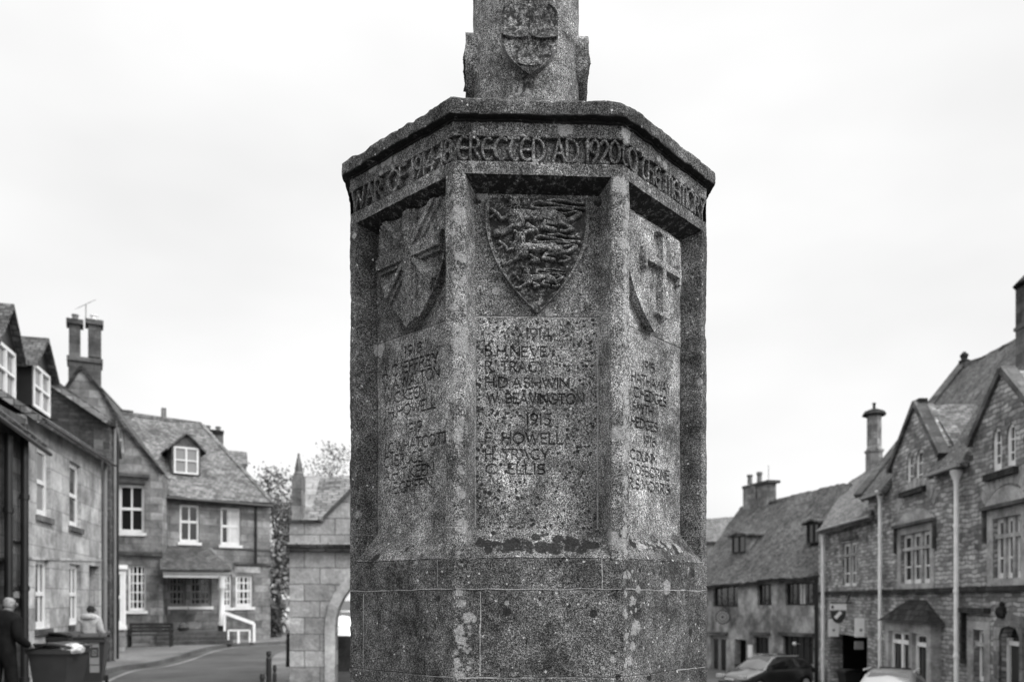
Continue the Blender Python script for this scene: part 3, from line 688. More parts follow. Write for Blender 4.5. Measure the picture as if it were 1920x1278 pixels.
# pale mortar lines of the base courses are thin proud beads
def mortar(k, px0, py0, px1, py1, off=.0012, wd=.0038, name='mortar_joint'):
    n = 60; us = []; a = fuv(k, px0, py0, 0); b = fuv(k, px1, py1, 0)
    tt = np.linspace(0, 1, n); u = a[0] + (b[0] - a[0]) * tt; z = a[1] + (b[1] - a[1]) * tt
    hor = abs(b[0] - a[0]) > abs(b[1] - a[1]); C0 = fpos(k, u, off, z)
    jj = vnoise(C0, 25, 3) * .0018; wv = wd * (.55 + .6 * np.clip(vnoise(C0, 18, 7) + .35, 0, 1)) / 2
    if hor: lo = fpos(k, u, off, z - wv + jj); hi = fpos(k, u, off, z + wv + jj)
    else: lo = fpos(k, u - wv + jj, off, z); hi = fpos(k, u + wv + jj, off, z)
    G = np.stack([lo, hi]); return G
Gs = [mortar(-1, 657, 1108, 850, 1103), mortar(0, 856, 1103, 1166, 1104), mortar(1, 1172, 1104, 1322, 1107), mortar(-1, 657, 1257, 850, 1269), mortar(0, 856, 1270, 1160, 1270), mortar(0, 900.5, 1108, 900.5, 1266), mortar(-1, 682, 1112, 682, 1256), mortar(-1, 821, 1048, 821, 1100), mortar(0, 1128.5, 1046, 1128.5, 1102), mortar(1, 1268, 1256, 1322, 1250)]
for G in Gs: grid_obj('mortar_joint', [G], M['mem_panel'], mem, pale=[np.full(G.shape[:2], 1.3)], amp=1.1)
# steps under the shaft, down to the ground
for i, (rr, z0, z1) in enumerate(((1.0, -.92, -.6), (1.3, -1.22, -.92), (1.6, -1.5, -1.22), (1.9, -1.895, -1.5))):
    ngon_sweep([(.5, z1 + .002), (rr, z1), (rr, z0)], 8, .05, 'step', M['mem'], 1.5)
# column
n = 96; ang = np.linspace(0, 2 * math.pi, n * 2 + 1); zz = lin(Z_CT + .02, 3.4, .008)
rad = .205 * (1 - .03 * (zz - 1.5)); rad = rad + .0 * zz
A, Zc = np.meshgrid(ang, zz); th0 = R(-90 + YAW)
octr = 1 / np.maximum(np.cos((A - th0 + R(22.5)) % R(45) - R(22.5)), .5); octr = 1 + (octr - 1) * .35
RR = rad[:, None] * octr
strk = np.maximum(0, np.cos(A - th0)) ** 18; G = np.stack([MC[0] + RR * np.cos(A), MC[1] + RR * np.sin(A), Zc + EYE], -1)
mossc = np.maximum(0, np.cos(4 * (A - th0))) ** 3 * np.clip((Zc - 1.62) / .25, 0, 1) * .42
grid_obj('column', [G], M['mem_col'], mem, moss_shade=[mossc], amp=.9, big=1.5)
# ---- shields
def shield_grid(uc, w_, ztop, zsh, zbot, nu, nz, top=0.):
    """parametric heater shield: straight flanks to zsh, then curving to the point"""
    zz = np.linspace(zbot, ztop, nz); q = np.clip((zsh - zz) / (zsh - zbot), 0, 1); hw = w_ * (1 - q ** 2.1); hw = hw * .97 + .03 * w_ * (1 - q) + 1e-4
    s_ = np.linspace(-1, 1, nu); U = uc + hw[:, None] * s_[None]; Z = np.repeat(zz[:, None], nu, 1) + top * (1 - s_[None] ** 2) * 0
    return U, Z, s_
def shield_obj(k, U, Z, H, ap, off0, thick, name, mat, moss_shade=None, amp=1., par=mem):
    """plate of given thickness with relief H on its face"""
    nr, nc = U.shape; off = off0 + thick + H
    Gf = fpos(k, U, off, Z, ap)
    def skirt(u, z, o):
        t_ = np.linspace(0, 1, 7)[:, None]; return fpos(k, u[None] + 0 * t_, off0 - .012 + (o[None] - off0 + .012) * t_, z[None] + 0 * t_, ap)
    gs = [Gf, skirt(U[:, 0][::-1], Z[:, 0][::-1], off[:, 0][::-1]), skirt(U[:, -1], Z[:, -1], off[:, -1]), skirt(U[-1][::-1], Z[-1][::-1], off[-1][::-1]), skirt(U[0], Z[0], off[0])]
    o = grid_obj(name, gs, mat, par, moss_shade=[moss_shade, None, None, None, None], amp=amp)
    return o
def cap_relief(U, Z, caps):
    H = np.zeros(U.shape)
    for r, h, pts in caps:
        for (a, b), (c, d) in zip(pts, pts[1:]):
            L2 = (c - a) ** 2 + (d - b) ** 2 + 1e-12
            t_ = np.clip(((U - a) * (c - a) + (Z - b) * (d - b)) / L2, 0, 1); D = np.hypot(U - a - t_ * (c - a), Z - b - t_ * (d - b))
            H = np.maximum(H, h * (.62 * np.clip(1 - (D / r) ** 6, 0, 1) ** .5 + .38 * np.sqrt(np.clip(1 - (D / r) ** 2, 0, 1))))
    return H
# front shield: three lions walking, one above another
TH = .02; offs = -REC + TH
LION = [(56, 1.0, [(450, 150), (452, 172)]), (22, .8, [(405, 105), (400, 100)]), (22, .8, [(508, 105), (512, 100)]), (26, 1.25, [(450, 170), (452, 195)]), (70, .9, [(440, 240), (470, 300)]), (46, .8, [(500, 250), (620, 262), (720, 250)]), (58, .95, [(780, 262), (850, 300)]),
        (24, .7, [(870, 325), (950, 300), (1025, 250)]), (13, .6, [(1030, 245), (1000, 232), (940, 240), (900, 248), (850, 240)]), (15, .7, [(960, 215), (820, 200), (640, 205), (595, 185), (610, 155), (660, 140), (760, 160), (900, 190), (1060, 205)]),
        (14, .6, [(740, 130), (850, 125), (960, 150), (1060, 155)]), (18, .7, [(400, 265), (330, 290), (290, 240), (240, 205)]), (12, .6, [(290, 245), (255, 260), (230, 280)]), (20, .75, [(450, 340), (390, 385), (330, 420), (280, 425)]), (10, .6, [(300, 400), (265, 405)]),
        (20, .75, [(560, 345), (640, 395), (570, 400)]), (22, .75, [(810, 335), (720, 320), (690, 365), (800, 385)]), (18, .7, [(900, 350), (960, 380), (900, 405), (860, 400)])]
def zpt(x, y, s_, ox, oy, k, off): return fuv(k, ox + x / s_, oy + y / s_, off)
caps = []
mpp = (AP * 0 + 2.54) / FPX / 4.732
for (ax, ay, sc, dx, dy) in ((450, 150, 1.0, 0, 5), (450, 150, .86, 45, 305), (450, 150, .56, 105, 605)):
    for r, h, pts in LION:
        q = [zpt(ax + (x - ax) * sc + dx, ay + (y - ay) * sc + dy, 4.732, 870, 350, 0, offs) for x, y in pts]
        caps.append((r * sc * mpp, .021 * h, q))
uc, _ = fuv(0, 1008, 480, offs); ul, zt = fuv(0, 908.5, 370, offs); ur, _ = fuv(0, 1103, 370, offs); _, zb = fuv(0, 1008, 585, offs); _, zs_ = fuv(0, 1008, 410, offs)
U, Z, _s = shield_grid(uc, (ur - ul) / 2, zt, zs_, zb, 250, 260)
H = cap_relief(U, Z, caps); P0 = fpos(0, U, 0, Z).reshape(-1, 3); H = H * (1 + .25 * fbm(P0, 60, 2, 51).reshape(U.shape)); 
for (ax, ay, sc, dx, dy) in ((450, 150, 1.0, 0, 5), (450, 150, .86, 45, 305), (450, 150, .56, 105, 605)):
    def lp(x, y): return zpt(ax + (x - ax) * sc + dx, ay + (y - ay) * sc + dy, 4.732, 870, 350, 0, offs)
    hx, hz = lp(450, 155); d_ = np.hypot(U - hx, Z - hz) / (mpp * sc); an = np.arctan2(Z - hz, U - hx)
    H -= .006 * ((d_ > 48) & (d_ < 66)) * (np.cos(an * 13) > .1)                     # tufts of the mane
    cx_, cz_ = lp(455, 270); dd = np.hypot(U - cx_, Z - cz_) / (mpp * sc); H -= .0022 * (dd < 72) * (np.sin((U - cx_) / (mpp * sc) * .22) * np.sin((Z - cz_) / (mpp * sc) * .16 + .5) > .15)
    for ex, ey, er in ((430, 140, 11), (472, 140, 11), (450, 186, 9), (438, 192, 8), (463, 192, 8)):
        qx, qz = lp(ex, ey); H -= .006 * np.clip(1.3 - np.hypot(U - qx, Z - qz) / (er * mpp * sc), 0, 1)
H = np.maximum(H, -.001)
moss_shade = np.clip(.5 - H / .008, 0, .5) * .85 * (np.abs(_s)[None] < .93)  # shade between the lions painted dark where relief is low
o = shield_obj(0, U, Z, H, AP, -REC, TH, 'heraldic_shield', M['mem'], moss_shade, .9); o['label'] = 'shield carved with three walking lions'
# left shield: crosses of a union flag
offl = -REC + .03
ul, _ = fuv(-1, 711, 470, offl); uc, zb = fuv(-1, 771, 615, offl); _, zsx = fuv(-1, 771, 470, offl); zc_ = fuv(-1, 757, 484, offl)[1]
w_ = uc - ul; U, Z, _s = shield_grid(uc, w_, Z_R1i - .004, zsx, zb, 170, 230)
x = U - uc; y = Z - zc_
cr = (np.clip((.034 - np.abs(x)) / .002, 0, 1)); crh = np.clip((.034 - np.abs(y)) / .002, 0, 1)
inner = np.maximum(np.clip((.02 - np.abs(x)) / .002, 0, 1), np.clip((.02 - np.abs(y)) / .002, 0, 1))
sl = 1.1; d1 = (y - sl * x) / math.hypot(1, sl); d2 = (y + sl * x) / math.hypot(1, sl)
sal = np.maximum(np.clip((.024 - np.abs(d1)) / .002, 0, 1), np.clip((.024 - np.abs(d2)) / .002, 0, 1)); sal2 = np.maximum(np.clip((.011 - np.abs(d1 - .004)) / .002, 0, 1), np.clip((.011 - np.abs(d2 - .004)) / .002, 0, 1))
H = np.maximum(np.maximum(cr, crh) * .012 + inner * .01, sal * .009 + sal2 * .009) * (np.abs(_s)[None] < .95)
o = shield_obj(-1, U, Z, H, AP, -REC, .03, 'heraldic_shield', M['mem'], None, .8); o['label'] = 'shield carved with crossed flag bands'
# right shield: a cross with flared ends
offr = -REC + .03
uc, zb = fuv(1, 1227, 622, offr); ur, _ = fuv(1, 1276, 520, offr); w_ = ur - uc; _, zsx = fuv(1, 1230, 480, offr); zc_ = fuv(1, 1238, 503, offr)[1]; z1 = fuv(1, 1231, 440, offr)[1]; z0 = fuv(1, 1238, 592, offr)[1]
U, Z, _s = shield_grid(uc, min(w_, .165), Z_R1i - .03, zsx, zb, 150, 220)
def strip(a, b, hw): return (hw, .011, [a, b])
al = fuv(1, 1203, 485, offr)[0]; ar = fuv(1, 1266, 520, offr)[0]; ucx = fuv(1, 1236, 503, offr)[0]
D = sdist(U, Z, [[(ucx, z0), (ucx, z1)], [(al, zc_), (ar, zc_)]], .05) if False else None
def dseg(a, b):
    t_ = np.clip(((U - a[0]) * (b[0] - a[0]) + (Z - a[1]) * (b[1] - a[1])) / ((b[0] - a[0]) ** 2 + (b[1] - a[1]) ** 2), 0, 1)
    return np.hypot(U - a[0] - t_ * (b[0] - a[0]), Z - a[1] - t_ * (b[1] - a[1]))
H = np.zeros(U.shape)
for a, b, hw in (((ucx, z0), (ucx, z1), .014), ((al, zc_), (ar, zc_), .014), ((ucx - .026, z0 - .004), (ucx + .026, z0 - .004), .008), ((ucx - .024, z1 + .002), (ucx + .024, z1 + .002), .008), ((al - .002, zc_ - .03), (al - .002, zc_ + .03), .009), ((ar + .002, zc_ - .03), (ar + .002, zc_ + .03), .009), ((ucx, z0 - .02), (ucx, z0), .008)):
    H = np.maximum(H, np.clip((hw - dseg(a, b)) / .0025, 0, 1) * .021)
o = shield_obj(1, U, Z, H, AP, -REC, .03, 'heraldic_shield', M['mem_light'], None, .6); o['label'] = 'shield carved with a cross with flared arms'
# the small shields round the foot of the column
COLR = .205
for j, k in enumerate((0, -2, 2, 4)):
    u_, zt = fuv(0, 997, 8, .02, COLR); _, zb = fuv(0, 997, 141, .02, COLR); w_ = fuv(0, 1050, 60, .02, COLR)[0] - u_; _, zsx = fuv(0, 997, 70, .02, COLR)
    U, Z, _s = shield_grid(.0, w_, zt, zsx, zb, 110, 140); tq = np.clip((Z - (zt - .045)) / .045, 0, 1); U = U * (1 - .3 * tq ** 3)
    x = U / w_; zA = fuv(0, 997, 72, .02, COLR)[1]; zB = fuv(0, 997, 121, .02, COLR)[1]
    scal = zA - .007 * np.cos((np.abs(x) - .5) * math.pi) * 1.3 + .004; H = np.clip((Z - scal) / .0012, 0, 1) * np.clip(1 - (Z - scal) / .05, .0, 1) * .012 * (np.abs(x) < .93) * (np.abs(x) > .06)
    low = zB - .009 * np.cos(x * math.pi / .9); H = np.maximum(H, np.clip((Z - low) / .0012, 0, 1) * np.clip(1 - (Z - low) / .045, 0, 1) * .006 * (np.abs(x) < .42))
    H += .004 * np.clip((np.abs(_s)[None] - .9) / .04, 0, 1)
    o = shield_obj(k, U, Z, H, COLR, -.035, .055, 'column_shield', M['mem_col'], np.clip((Z - (zb + .03)) / .1, 0, .36), 1.3)
# ------------------------------------------------------------------ ground, roads
def gz(x, y):
    t_ = min(1, max(0, (x - 3.2) / 6.5)); t_ = t_ * t_ * (3 - 2 * t_)
    return -1.9 * t_ * float(np.interp(y, [2, 12, 22, 32], [.4, .7, .86, 1]))
def sheet(name, xs, ys, mat, dz=0., kind='structure', zf=gz):
    mb = MB()
    for a, b in zip(xs, xs[1:]):
        for c, d in zip(ys, ys[1:]):
            q = [(a, c), (b, c), (b, d), (a, d)]; mb.face([(x, y, zf(x, y) + dz) for x, y in q], q)
    o = mb.build(name, M[mat], weld=True); tag(o, kind=kind); return o
xs = [-400, -150, -60, -30, -20, -12, -8, -5, -3, -1, 1, 2.5] + [3.2 + i * .65 for i in range(11)] + [12, 16, 24, 40, 80, 200, 400]
ys = [-200, -60, -20, -8, -3, 0, 2, 4, 6, 8, 10, 12, 15, 20, 26, 34, 44, 60, 100, 200, 500]
sheet('ground', xs, ys, 'ground', -.004)
def ribbon(name, left, right, mat, dz, th=0., kind='structure'):
    """a strip between two plan polylines; th makes it a raised slab"""
    mb = MB(); A = [Vector((x, y, gz(x, y) + dz)) for x, y in left]; B = [Vector((x, y, gz(x, y) + dz)) for x, y in right]; dn = Vector((0, 0, -th - .01))
    for i in range(len(A) - 1):
        mb.face([A[i], B[i], B[i + 1], A[i + 1]], [(p.x, p.y) for p in (A[i], B[i], B[i + 1], A[i + 1])])
        if th: mb.face([B[i], B[i] + dn, B[i + 1] + dn, B[i + 1]]); mb.face([A[i] + dn, A[i], A[i + 1], A[i + 1] + dn])
    if th: mb.face([A[0], A[0] + dn, B[0] + dn, B[0]]); mb.face([A[-1] + dn, A[-1], B[-1], B[-1] + dn])
    o = mb.build(name, M[mat]); tag(o, kind=kind); return o
def gp(px, py, z=0.):
    d = (EYE - z) * FPX / (py - HZ); return ((px - 960) / FPX * d, d)
def smooth_line(P, n=6):
    out_ = []
    for i in range(len(P) - 1):
        p0 = P[max(i - 1, 0)]; p1 = P[i]; p2 = P[i + 1]; p3_ = P[min(i + 2, len(P) - 1)]
        for k in range(n):
            t_ = k / n; out_.append(tuple(.5 * (2 * p1[j] + (p2[j] - p0[j]) * t_ + (2 * p0[j] - 5 * p1[j] + 4 * p2[j] - p3_[j]) * t_ ** 2 + (3 * p1[j] - p0[j] - 3 * p2[j] + p3_[j]) * t_ ** 3) for j in (0, 1)))
    out_.append(P[-1]); return out_
kerbL = smooth_line([(-6.8, 6), (-7.8, 12), gp(205, 1262), gp(284, 1249), gp(335, 1236), gp(380, 1221), gp(430, 1212), gp(480, 1209), gp(540, 1206), (-6.5, 38)])
def offs_(P, d):
    out_ = []
    for i in range(len(P)):
        a = Vector(P[max(i - 1, 0)]); b = Vector(P[min(i + 1, len(P) - 1)]); t_ = (b - a).normalized(); out_.append((P[i][0] + t_.y * d, P[i][1] - t_.x * d))
    return out_
kerbR = smooth_line([(-3.4, 6), (-3.9, 10), (-4.9, 15.5), gp(505, 1256), gp(538, 1224), (-6.2, 34), (-5.3, 38)])
far = lambda P: [(x - 14, y) for x, y in P]
ribbon('road', [(x, y) for x, y in kerbL], [(-.6, y) for x, y in kerbL], 'road', .0)
ribbon('road_marking', offs_(kerbL, .34), offs_(kerbL, .44), 'line', .006)
ribbon('pavement', [(x - 9 if y < 30 else x - 9, y + (0 if y < 30 else 2)) for x, y in kerbL], offs_(kerbL, -.13), 'pave', .12)
ribbon('kerb', offs_(kerbL, -.13), kerbL, 'kerb', .121, .12)
ribbon('market_pavement', kerbR, [(.8, y) for x, y in kerbR], 'pave', .1, .1)
ribbon('high_street', [(5.5, y) for y in (8, 14, 20, 30, 40, 60, 90)], [(9.0, y) for y in (8, 14, 20, 30, 40, 60, 90)], 'road', .006)

# ------------------------------------------------------------------ left row
F1 = Fac(50, 15.5, 190, 21.3)
h = House('terraced_house', F1, 'pale smooth fronted terraced house with tall sash windows behind the wheelie bins', 'house', (-11, 18, .12))
for x0, x1, yt, yb in ((69, 95, 838, 968), (130, 152, 868, 988), (67, 93, 1047, 1178), (130, 151, 1057, 1170)):
    h.win(x0, x1, yt, yb, 1, (-.5,), .11, .05, .09, pane='glass_lit' if x0 == 69 and yt < 900 else 'glass', sill='ashlar_dk', curtain=(.55, .8) if yt > 1000 else None)
uA, _ = F1.uv(167, 1062); uB, _ = F1.uv(186, 1062); z1 = F1.uv(176, 1060)[1]
h.hole(rect(uA, uB, .13, z1))
h.wall([(50, 1310), (50, 776), (190, 860), (190, 1262)], 'render')
mb = MB(); mb.prism([F1.at(a, b, -.22) for a, b in rect(uA, uB, .13, z1)], -F1.n * .05); d_ = mb.build('door', M['grey'], h.e)
mb = MB(); mb.tube(F1.at(uA + .2, 1.1, -.2), F1.at(uA + .2, 1.1, -.14), .03); mb.build('handle', M['chrome'], d_)
h.band(50, 1046, 190, 1050, .05, 'render', .02); h.pipe(197, 866, 1235, .05, 'grey', .08, False)
ev0, ev1 = F1.uv(48, 770), F1.uv(192, 858); W = -4.2
zR = ev0[1] + 3.0
slab([F1.at(ev0[0], ev0[1] - .1, .3), F1.at(ev1[0], ev1[1] - .1, .3), F1.at(ev1[0], zR, W), F1.at(ev0[0], zR, W)], .14, 'roof', 'slate', h.e)
mb = MB(); mb.tube(F1.at(ev0[0], ev0[1] - .2, .36), F1.at(ev1[0], ev1[1] - .2, .33), .03, n=8); mb.build('gutter', M['black'], h.e)
mb = MB(); mb.prism([F1.at(0, 0, -8), F1.at(0, ev0[1], -8), F1.at(F1.len, ev0[1], -8), F1.at(F1.len, 0, -8)], F1.n * .3)
for uu in (.0, F1.len - .3):
    mb.prism([F1.at(uu, 0, -.36), F1.at(uu, ev0[1] - .25, -.36), F1.at(uu, zR - .2, W), F1.at(uu, ev0[1] - .25, -7.69), F1.at(uu, 0, -7.69)], F1.t * .3)
mb.build('side_wall', M['ashlar'], h.e)
def dormer(F, par, x0, x1, yt, yb, off, peak, deep, mat_side='lead', mat_roof='slate_dk', cols=2, rows=(-.5,), label=None, over=.15, frame='white', pane='glass_lit'):
    """dormer window: front at plane offset off, gable peak height above window head"""
    u0, u1 = sorted((F.uv(x0, yb, off)[0], F.uv(x1, yb, off)[0])); xm = (x0 + x1) / 2; z1 = F.uv(xm, yt, off)[1]; z0 = F.uv(xm, yb, off)[1]; um = (u0 + u1) / 2
    d = MB(); t_ = .08
    for a in (u0 - t_, u1): d.prism([F.at(a, z0, off), F.at(a + t_, z0, off), F.at(a + t_, z1, off), F.at(a, z1, off)], -F.n * deep)
    d.prism([F.at(u0 - t_, z1, off), F.at(u1 + t_, z1, off), F.at(um, z1 + peak, off)], -F.n * .06)
    dm = d.build('dormer', M[mat_side], par)
    r = MB()
    for s_, a in ((-1, u0 - t_ - over), (1, u1 + t_ + over)):
        q = (um - a) if s_ < 0 else (a - um); zl = z1 + peak - peak * q / (um - u0 + t_)
        r.prism([F.at(a, zl, off + .15), F.at(um, z1 + peak, off + .15), F.at(um, z1 + peak + .09, off + .15), F.at(a, zl + .09, off + .15)], -F.n * (deep + .3))
    r.build('dormer_roof', M[mat_roof], dm)
    f = MB(); fw = .07
    def b(a0, a1, c0, c1, oo=0): f.prism([F.at(a0, c0, off + .02 + oo), F.at(a1, c0, off + .02 + oo), F.at(a1, c1, off + .02 + oo), F.at(a0, c1, off + .02 + oo)], -F.n * .06)
    b(u0, u0 + fw, z0, z1); b(u1 - fw, u1, z0, z1); b(u0 + fw, u1 - fw, z0, z0 + fw); b(u0 + fw, u1 - fw, z1 - fw, z1)
    for k in range(1, cols): u = u0 + (u1 - u0) * k / cols; b(u - .035, u + .035, z0 + fw, z1 - fw, -.004)
    for q in rows: zz_ = z0 + (z1 - z0) * abs(q); b(u0 + fw, u1 - fw, zz_ - .025, zz_ + .025, .004)
    wn = f.build('window', M[frame], dm)
    p = MB(); p.prism([F.at(a, c, off - .03) for a, c in rect(u0, u1, z0, z1)], -F.n * .01); p.build('pane', M[pane], wn)
    return dm
dormer(F1, h.e, 62, 93, 692, 772, -.45, .62, 2.2, 'black', 'slate_dk')
# leftmost shop
h = House('corner_shop_building', F1, 'dark stone shop building with black downpipes cut off by the left edge of the photo', 'shop building', (-9.5, 14, .12))
FL = F1; uL = F1.uv(-150, 1200)[0]; u50 = F1.uv(49, 1200)[0]
h.holes = []
def urect(x0, x1, yt, yb): 
    a, b = F1.uv(x0, yt)[0], F1.uv(x1, yt)[0]; xm = (x0 + x1) / 2; return rect(a, b, F1.uv(xm, yb)[1], F1.uv(xm, yt)[1])
h.hole(urect(-22, 14, 1048, 1300))
o_ = [(uL, .0), (uL, F1.uv(0, 770)[1]), (u50 - .0, F1.uv(49, 785)[1]), (u50, .0)]
wall_mesh(F1, o_, h.holes, .4, 'wall', M['ashlar_dk'], h.e)
mb = MB(); mb.prism([F1.at(a, b, -.3) for a, b in urect(-22, 14, 1048, 1300)], -F1.n * .05); mb.build('shop_door', M['dark'], h.e)
h.pipe(16, 812, 1330, .07, 'black', .12, False); h.pipe(46, 795, 1330, .07, 'black', .12, False)
for (a, b, c, d, m_) in ((-30, 12, 1044, 1050, 'black'), (20, 46, 1014, 1017, 'black'), (16, 48, 1099, 1106, 'black'), (22, 44, 1120, 1140, 'black')):
    q = urect(a, b, c, d); mb = MB(); mb.prism([F1.at(x, y, .06) for x, y in q], -F1.n * .1); mb.build('trim', M[m_], h.e)
mb = MB(); mb.prism([F1.at(x, y, .05) for x, y in urect(22, 44, 1108, 1133)], -F1.n * .04)
tag(mb.build('notice_board', M['grey']), 'small pale notice fixed to the dark wall beside the black downpipe at far left', 'notice')
e0 = F1.uv(-30, 752)[1]; zRr = e0 + 3.4
slab([F1.at(uL, e0 - .15, .4), F1.at(u50 + .02, e0 - .35, .4), F1.at(u50 + .02, zRr, -4.2), F1.at(uL, zRr, -4.2)], .14, 'roof', 'slate', h.e)
dormer(F1, h.e, -8, 28, 648, 742, -.5, .75, 2.2, 'black', 'slate_dk')
mb = MB(); mb.tube(F1.at(uL, e0 - .3, .42), F1.at(u50, e0 - .5, .42), .04, n=8); mb.build('gutter', M['black'], h.e)

# three-storey house: its end wall faces us, its front is seen edge-on
F2 = Fac(-100, 21.9, 206, 22.4)
h = House('rubble_end_house', F2, 'tall dark rubble end wall with sloping coping rising above the pale house roof', 'house', (-12, 23, .12))
h.wall([(-100, 1240), (-100, 600), (-20, 645), (91, 718), (206, 795), (206, 1240)], 'rubble_dk', .4)
a = F2.P(-20, 641, .06); b = F2.P(208, 793, .06); mb = MB(); mb.bar(a, b, .13, .5, F2.n); mb.build('coping', M['ashlar'], h.e)
F2b = Fac(206, 22.45, 220, 30)
q = [(0, .0), (0, F2b.uv(206, 796)[1]), (F2b.len, F2b.uv(224, 880)[1]), (F2b.len, 0)]
wall_mesh(F2b, q, [], .4, 'front_wall', M['ashlar_dk'], h.e)
mb = MB(); a = F2b.at(-.1, q[1][1] + .05, .08); b = F2b.at(F2b.len, q[2][1], .08); mb.bar(a, b, .16, .2); mb.build('eaves', M['black'], h.e)
mb = MB(); mb.tube(F2b.at(.15, .1, .12), F2b.at(.15, q[1][1], .12), .04, n=8); mb.build('downpipe', M['grey'], h.e)
mb = MB(); mb.tube(F2b.at(1.1, .1, .14), F2b.at(1.1, q[1][1] - .3, .14), .07, n=8); mb.build('downpipe', M['black'], h.e)
slab([F2b.at(0, q[1][1] + .1, .1), F2b.at(F2b.len, q[2][1] + .1, .1), F2b.at(F2b.len, q[2][1] + 3.4, -4), F2b.at(0, q[1][1] + 3.0, -4)], .15, 'roof', 'slate_dk', h.e)

# gabled house with the tall twin chimney
F3 = Fac(100, 30.6, 305, 31.6)
h = House('gabled_house', F3, 'stone house with steep gable end and tall twin chimney stack', 'house', (-15, 31, .12))
h.win(216, 233, 798, 848, 1, (-.5,), .1, .05, pane='glass_lit')
h.win(222, 270, 908, 998, 2, (-.5,), .1, .06, pane='glass', sill='white')
h.win(240, 273, 1058, 1144, 4, (.2, .4, .6, .8), .08, .045, frame='offwhite', sill='white')
h.win(251, 267, 801, 829, 1, (), .08, .04, pane='glass_lit') if False else None
h.wall([(100, 1240), (100, 765), (125, 732), (153, 690), (190, 736), (228, 800), (270, 847), (304, 888), (305, 1206)], 'ashlar', .5)
mb = MB()
for (a, b) in (((153, 688), (190, 733)), ((190, 733), (228, 798)), ((228, 798), (270, 845)), ((270, 845), (306, 888)), ((153, 688), (100, 764))):
    mb.bar(F3.P(*a, -.05), F3.P(*b, -.05), .11, .3, F3.n)
mb.build('coping', M['slate_blk'], h.e)
h.band(222, 889, 281, 893, .13, 'ashlar_dk', .14, 'hood_mould'); h.band(222, 902, 272, 905, .1, 'ashlar_dk', .1, 'hood_mould'); h.band(222, 1036, 305, 1039, .16, 'ashlar_dk', .12)
a, b = F3.uv(153, 688), F3.uv(306, 888)
slab([F3.at(b[0], b[1], -.3), F3.at(b[0], b[1], -9), F3.at(a[0], a[1], -9), F3.at(a[0], a[1], -.3)], .15, 'roof', 'slate_dk', h.e)
c_ = F3.uv(60, 830); slab([F3.at(c_[0], c_[1], -.3), F3.at(c_[0], c_[1], -9), F3.at(a[0], a[1], -9), F3.at(a[0], a[1], -.3)], .15, 'roof', 'slate_dk', h.e)
mb = MB(); mb.prism([F3.at(b[0] - .4, 0, -.5), F3.at(b[0] - .4, b[1], -.5), F3.at(b[0] - .4, b[1], -9), F3.at(b[0] - .4, 0, -9)], F3.t * .38); mb.build('side_wall', M['ashlar'], h.e)
# chimney
def blk(F, x0, x1, yt, yb, off, dp, mb): 
    u0, u1 = F.uv(x0, yb, off)[0], F.uv(x1, yb, off)[0]; xm = (x0 + x1) / 2; z1, z0 = F.uv(xm, yt, off)[1], F.uv(xm, yb, off)[1]
    mb.prism([F.at(a_, c, off) for a_, c in rect(u0, u1, z0, z1)], -F.n * dp); return u0, u1, z0, z1
def pot(F, x, yt, yb, off, r, par, mat='pot'):
    u, z0 = F.uv(x, yb, off); z1 = F.uv(x, yt, off)[1]; mb = MB(); hh = z1 - z0
    mb.lathe(F.at(u, z0 - .02, off), [(r, 0), (r * .85, hh * .7), (r * 1.15, hh * .8), (r * 1.1, hh), (r * .7, hh), (r * .7, hh * .5)], 10); return mb.build('chimney_pot', M[mat], par)
FH = Fac(120, 31 / math.hypot(1, 840 / FPX) * 1.137, 200, 31 / math.hypot(1, 760 / FPX) * 1.137)
mb = MB(); blk(FH, 128, 190, 676, 745, -.1, 1.0, mb); blk(FH, 125, 193, 669, 677, -.02, 1.16, mb); blk(FH, 129, 151, 606, 669, -.12, .5, mb); blk(FH, 165, 190, 606, 669, -.12, .5, mb)
ch = mb.build('chimney', M['ashlar_dk'], h.e)
mb = MB(); blk(FH, 124, 156.5, 597, 606, -.02, .75, mb); blk(FH, 159.5, 194, 598, 607, -.02, .75, mb); mb.build('chimney_cap', M['ashlar_dk'], ch)
pot(F3, 141, 589, 598, -.5, .12, ch); pot(F3, 176, 590, 600, -.5, .13, ch, 'white')
mb = MB(); p0 = F3.P(161, 598, -.5); p1 = F3.P(161, 570, -.5); mb.tube(p0, p1, .02, n=6); q0 = F3.P(146, 577, -.5); q1 = F3.P(176, 563, -.5); mb.tube(q0, q1, .014, n=6)
for k in range(7):
    c_ = q0.lerp(q1, k / 6); mb.tube(c_ - Vector((.0, .2, .12)), c_ + Vector((.0, .2, .12)), .01, n=5)
mb.build('aerial', M['grey'], ch)
# shop bay
mb = MB(); FB = Fac(206, 26.3, 236, 26.8)
hb = House('shop_bay_window', FB, 'white framed projecting shop window on a stone base beside the dark downpipe', 'shop window', (-13, 26.5, .12))
hb.win(208, 232, 1066, 1172, 2, (-.5,), .12, .06, .02, hole=False, frame='white')
mb = MB(); blk(FB, 206, 240, 1058, 1066, .1, 1.3, mb); blk(FB, 207, 236, 1066, 1076, .0, 1.2, mb); blk(FB, 206, 238, 1172, 1180, .08, 1.3, mb); blk(FB, 231, 236, 1076, 1172, 0, 1.2, mb); mb.build('frame', M['white'], hb.e)
mb = MB(); blk(FB, 207, 236, 1180, 1238, -.02, 1.2, mb); mb.build('base', M['ashlar'], hb.e)
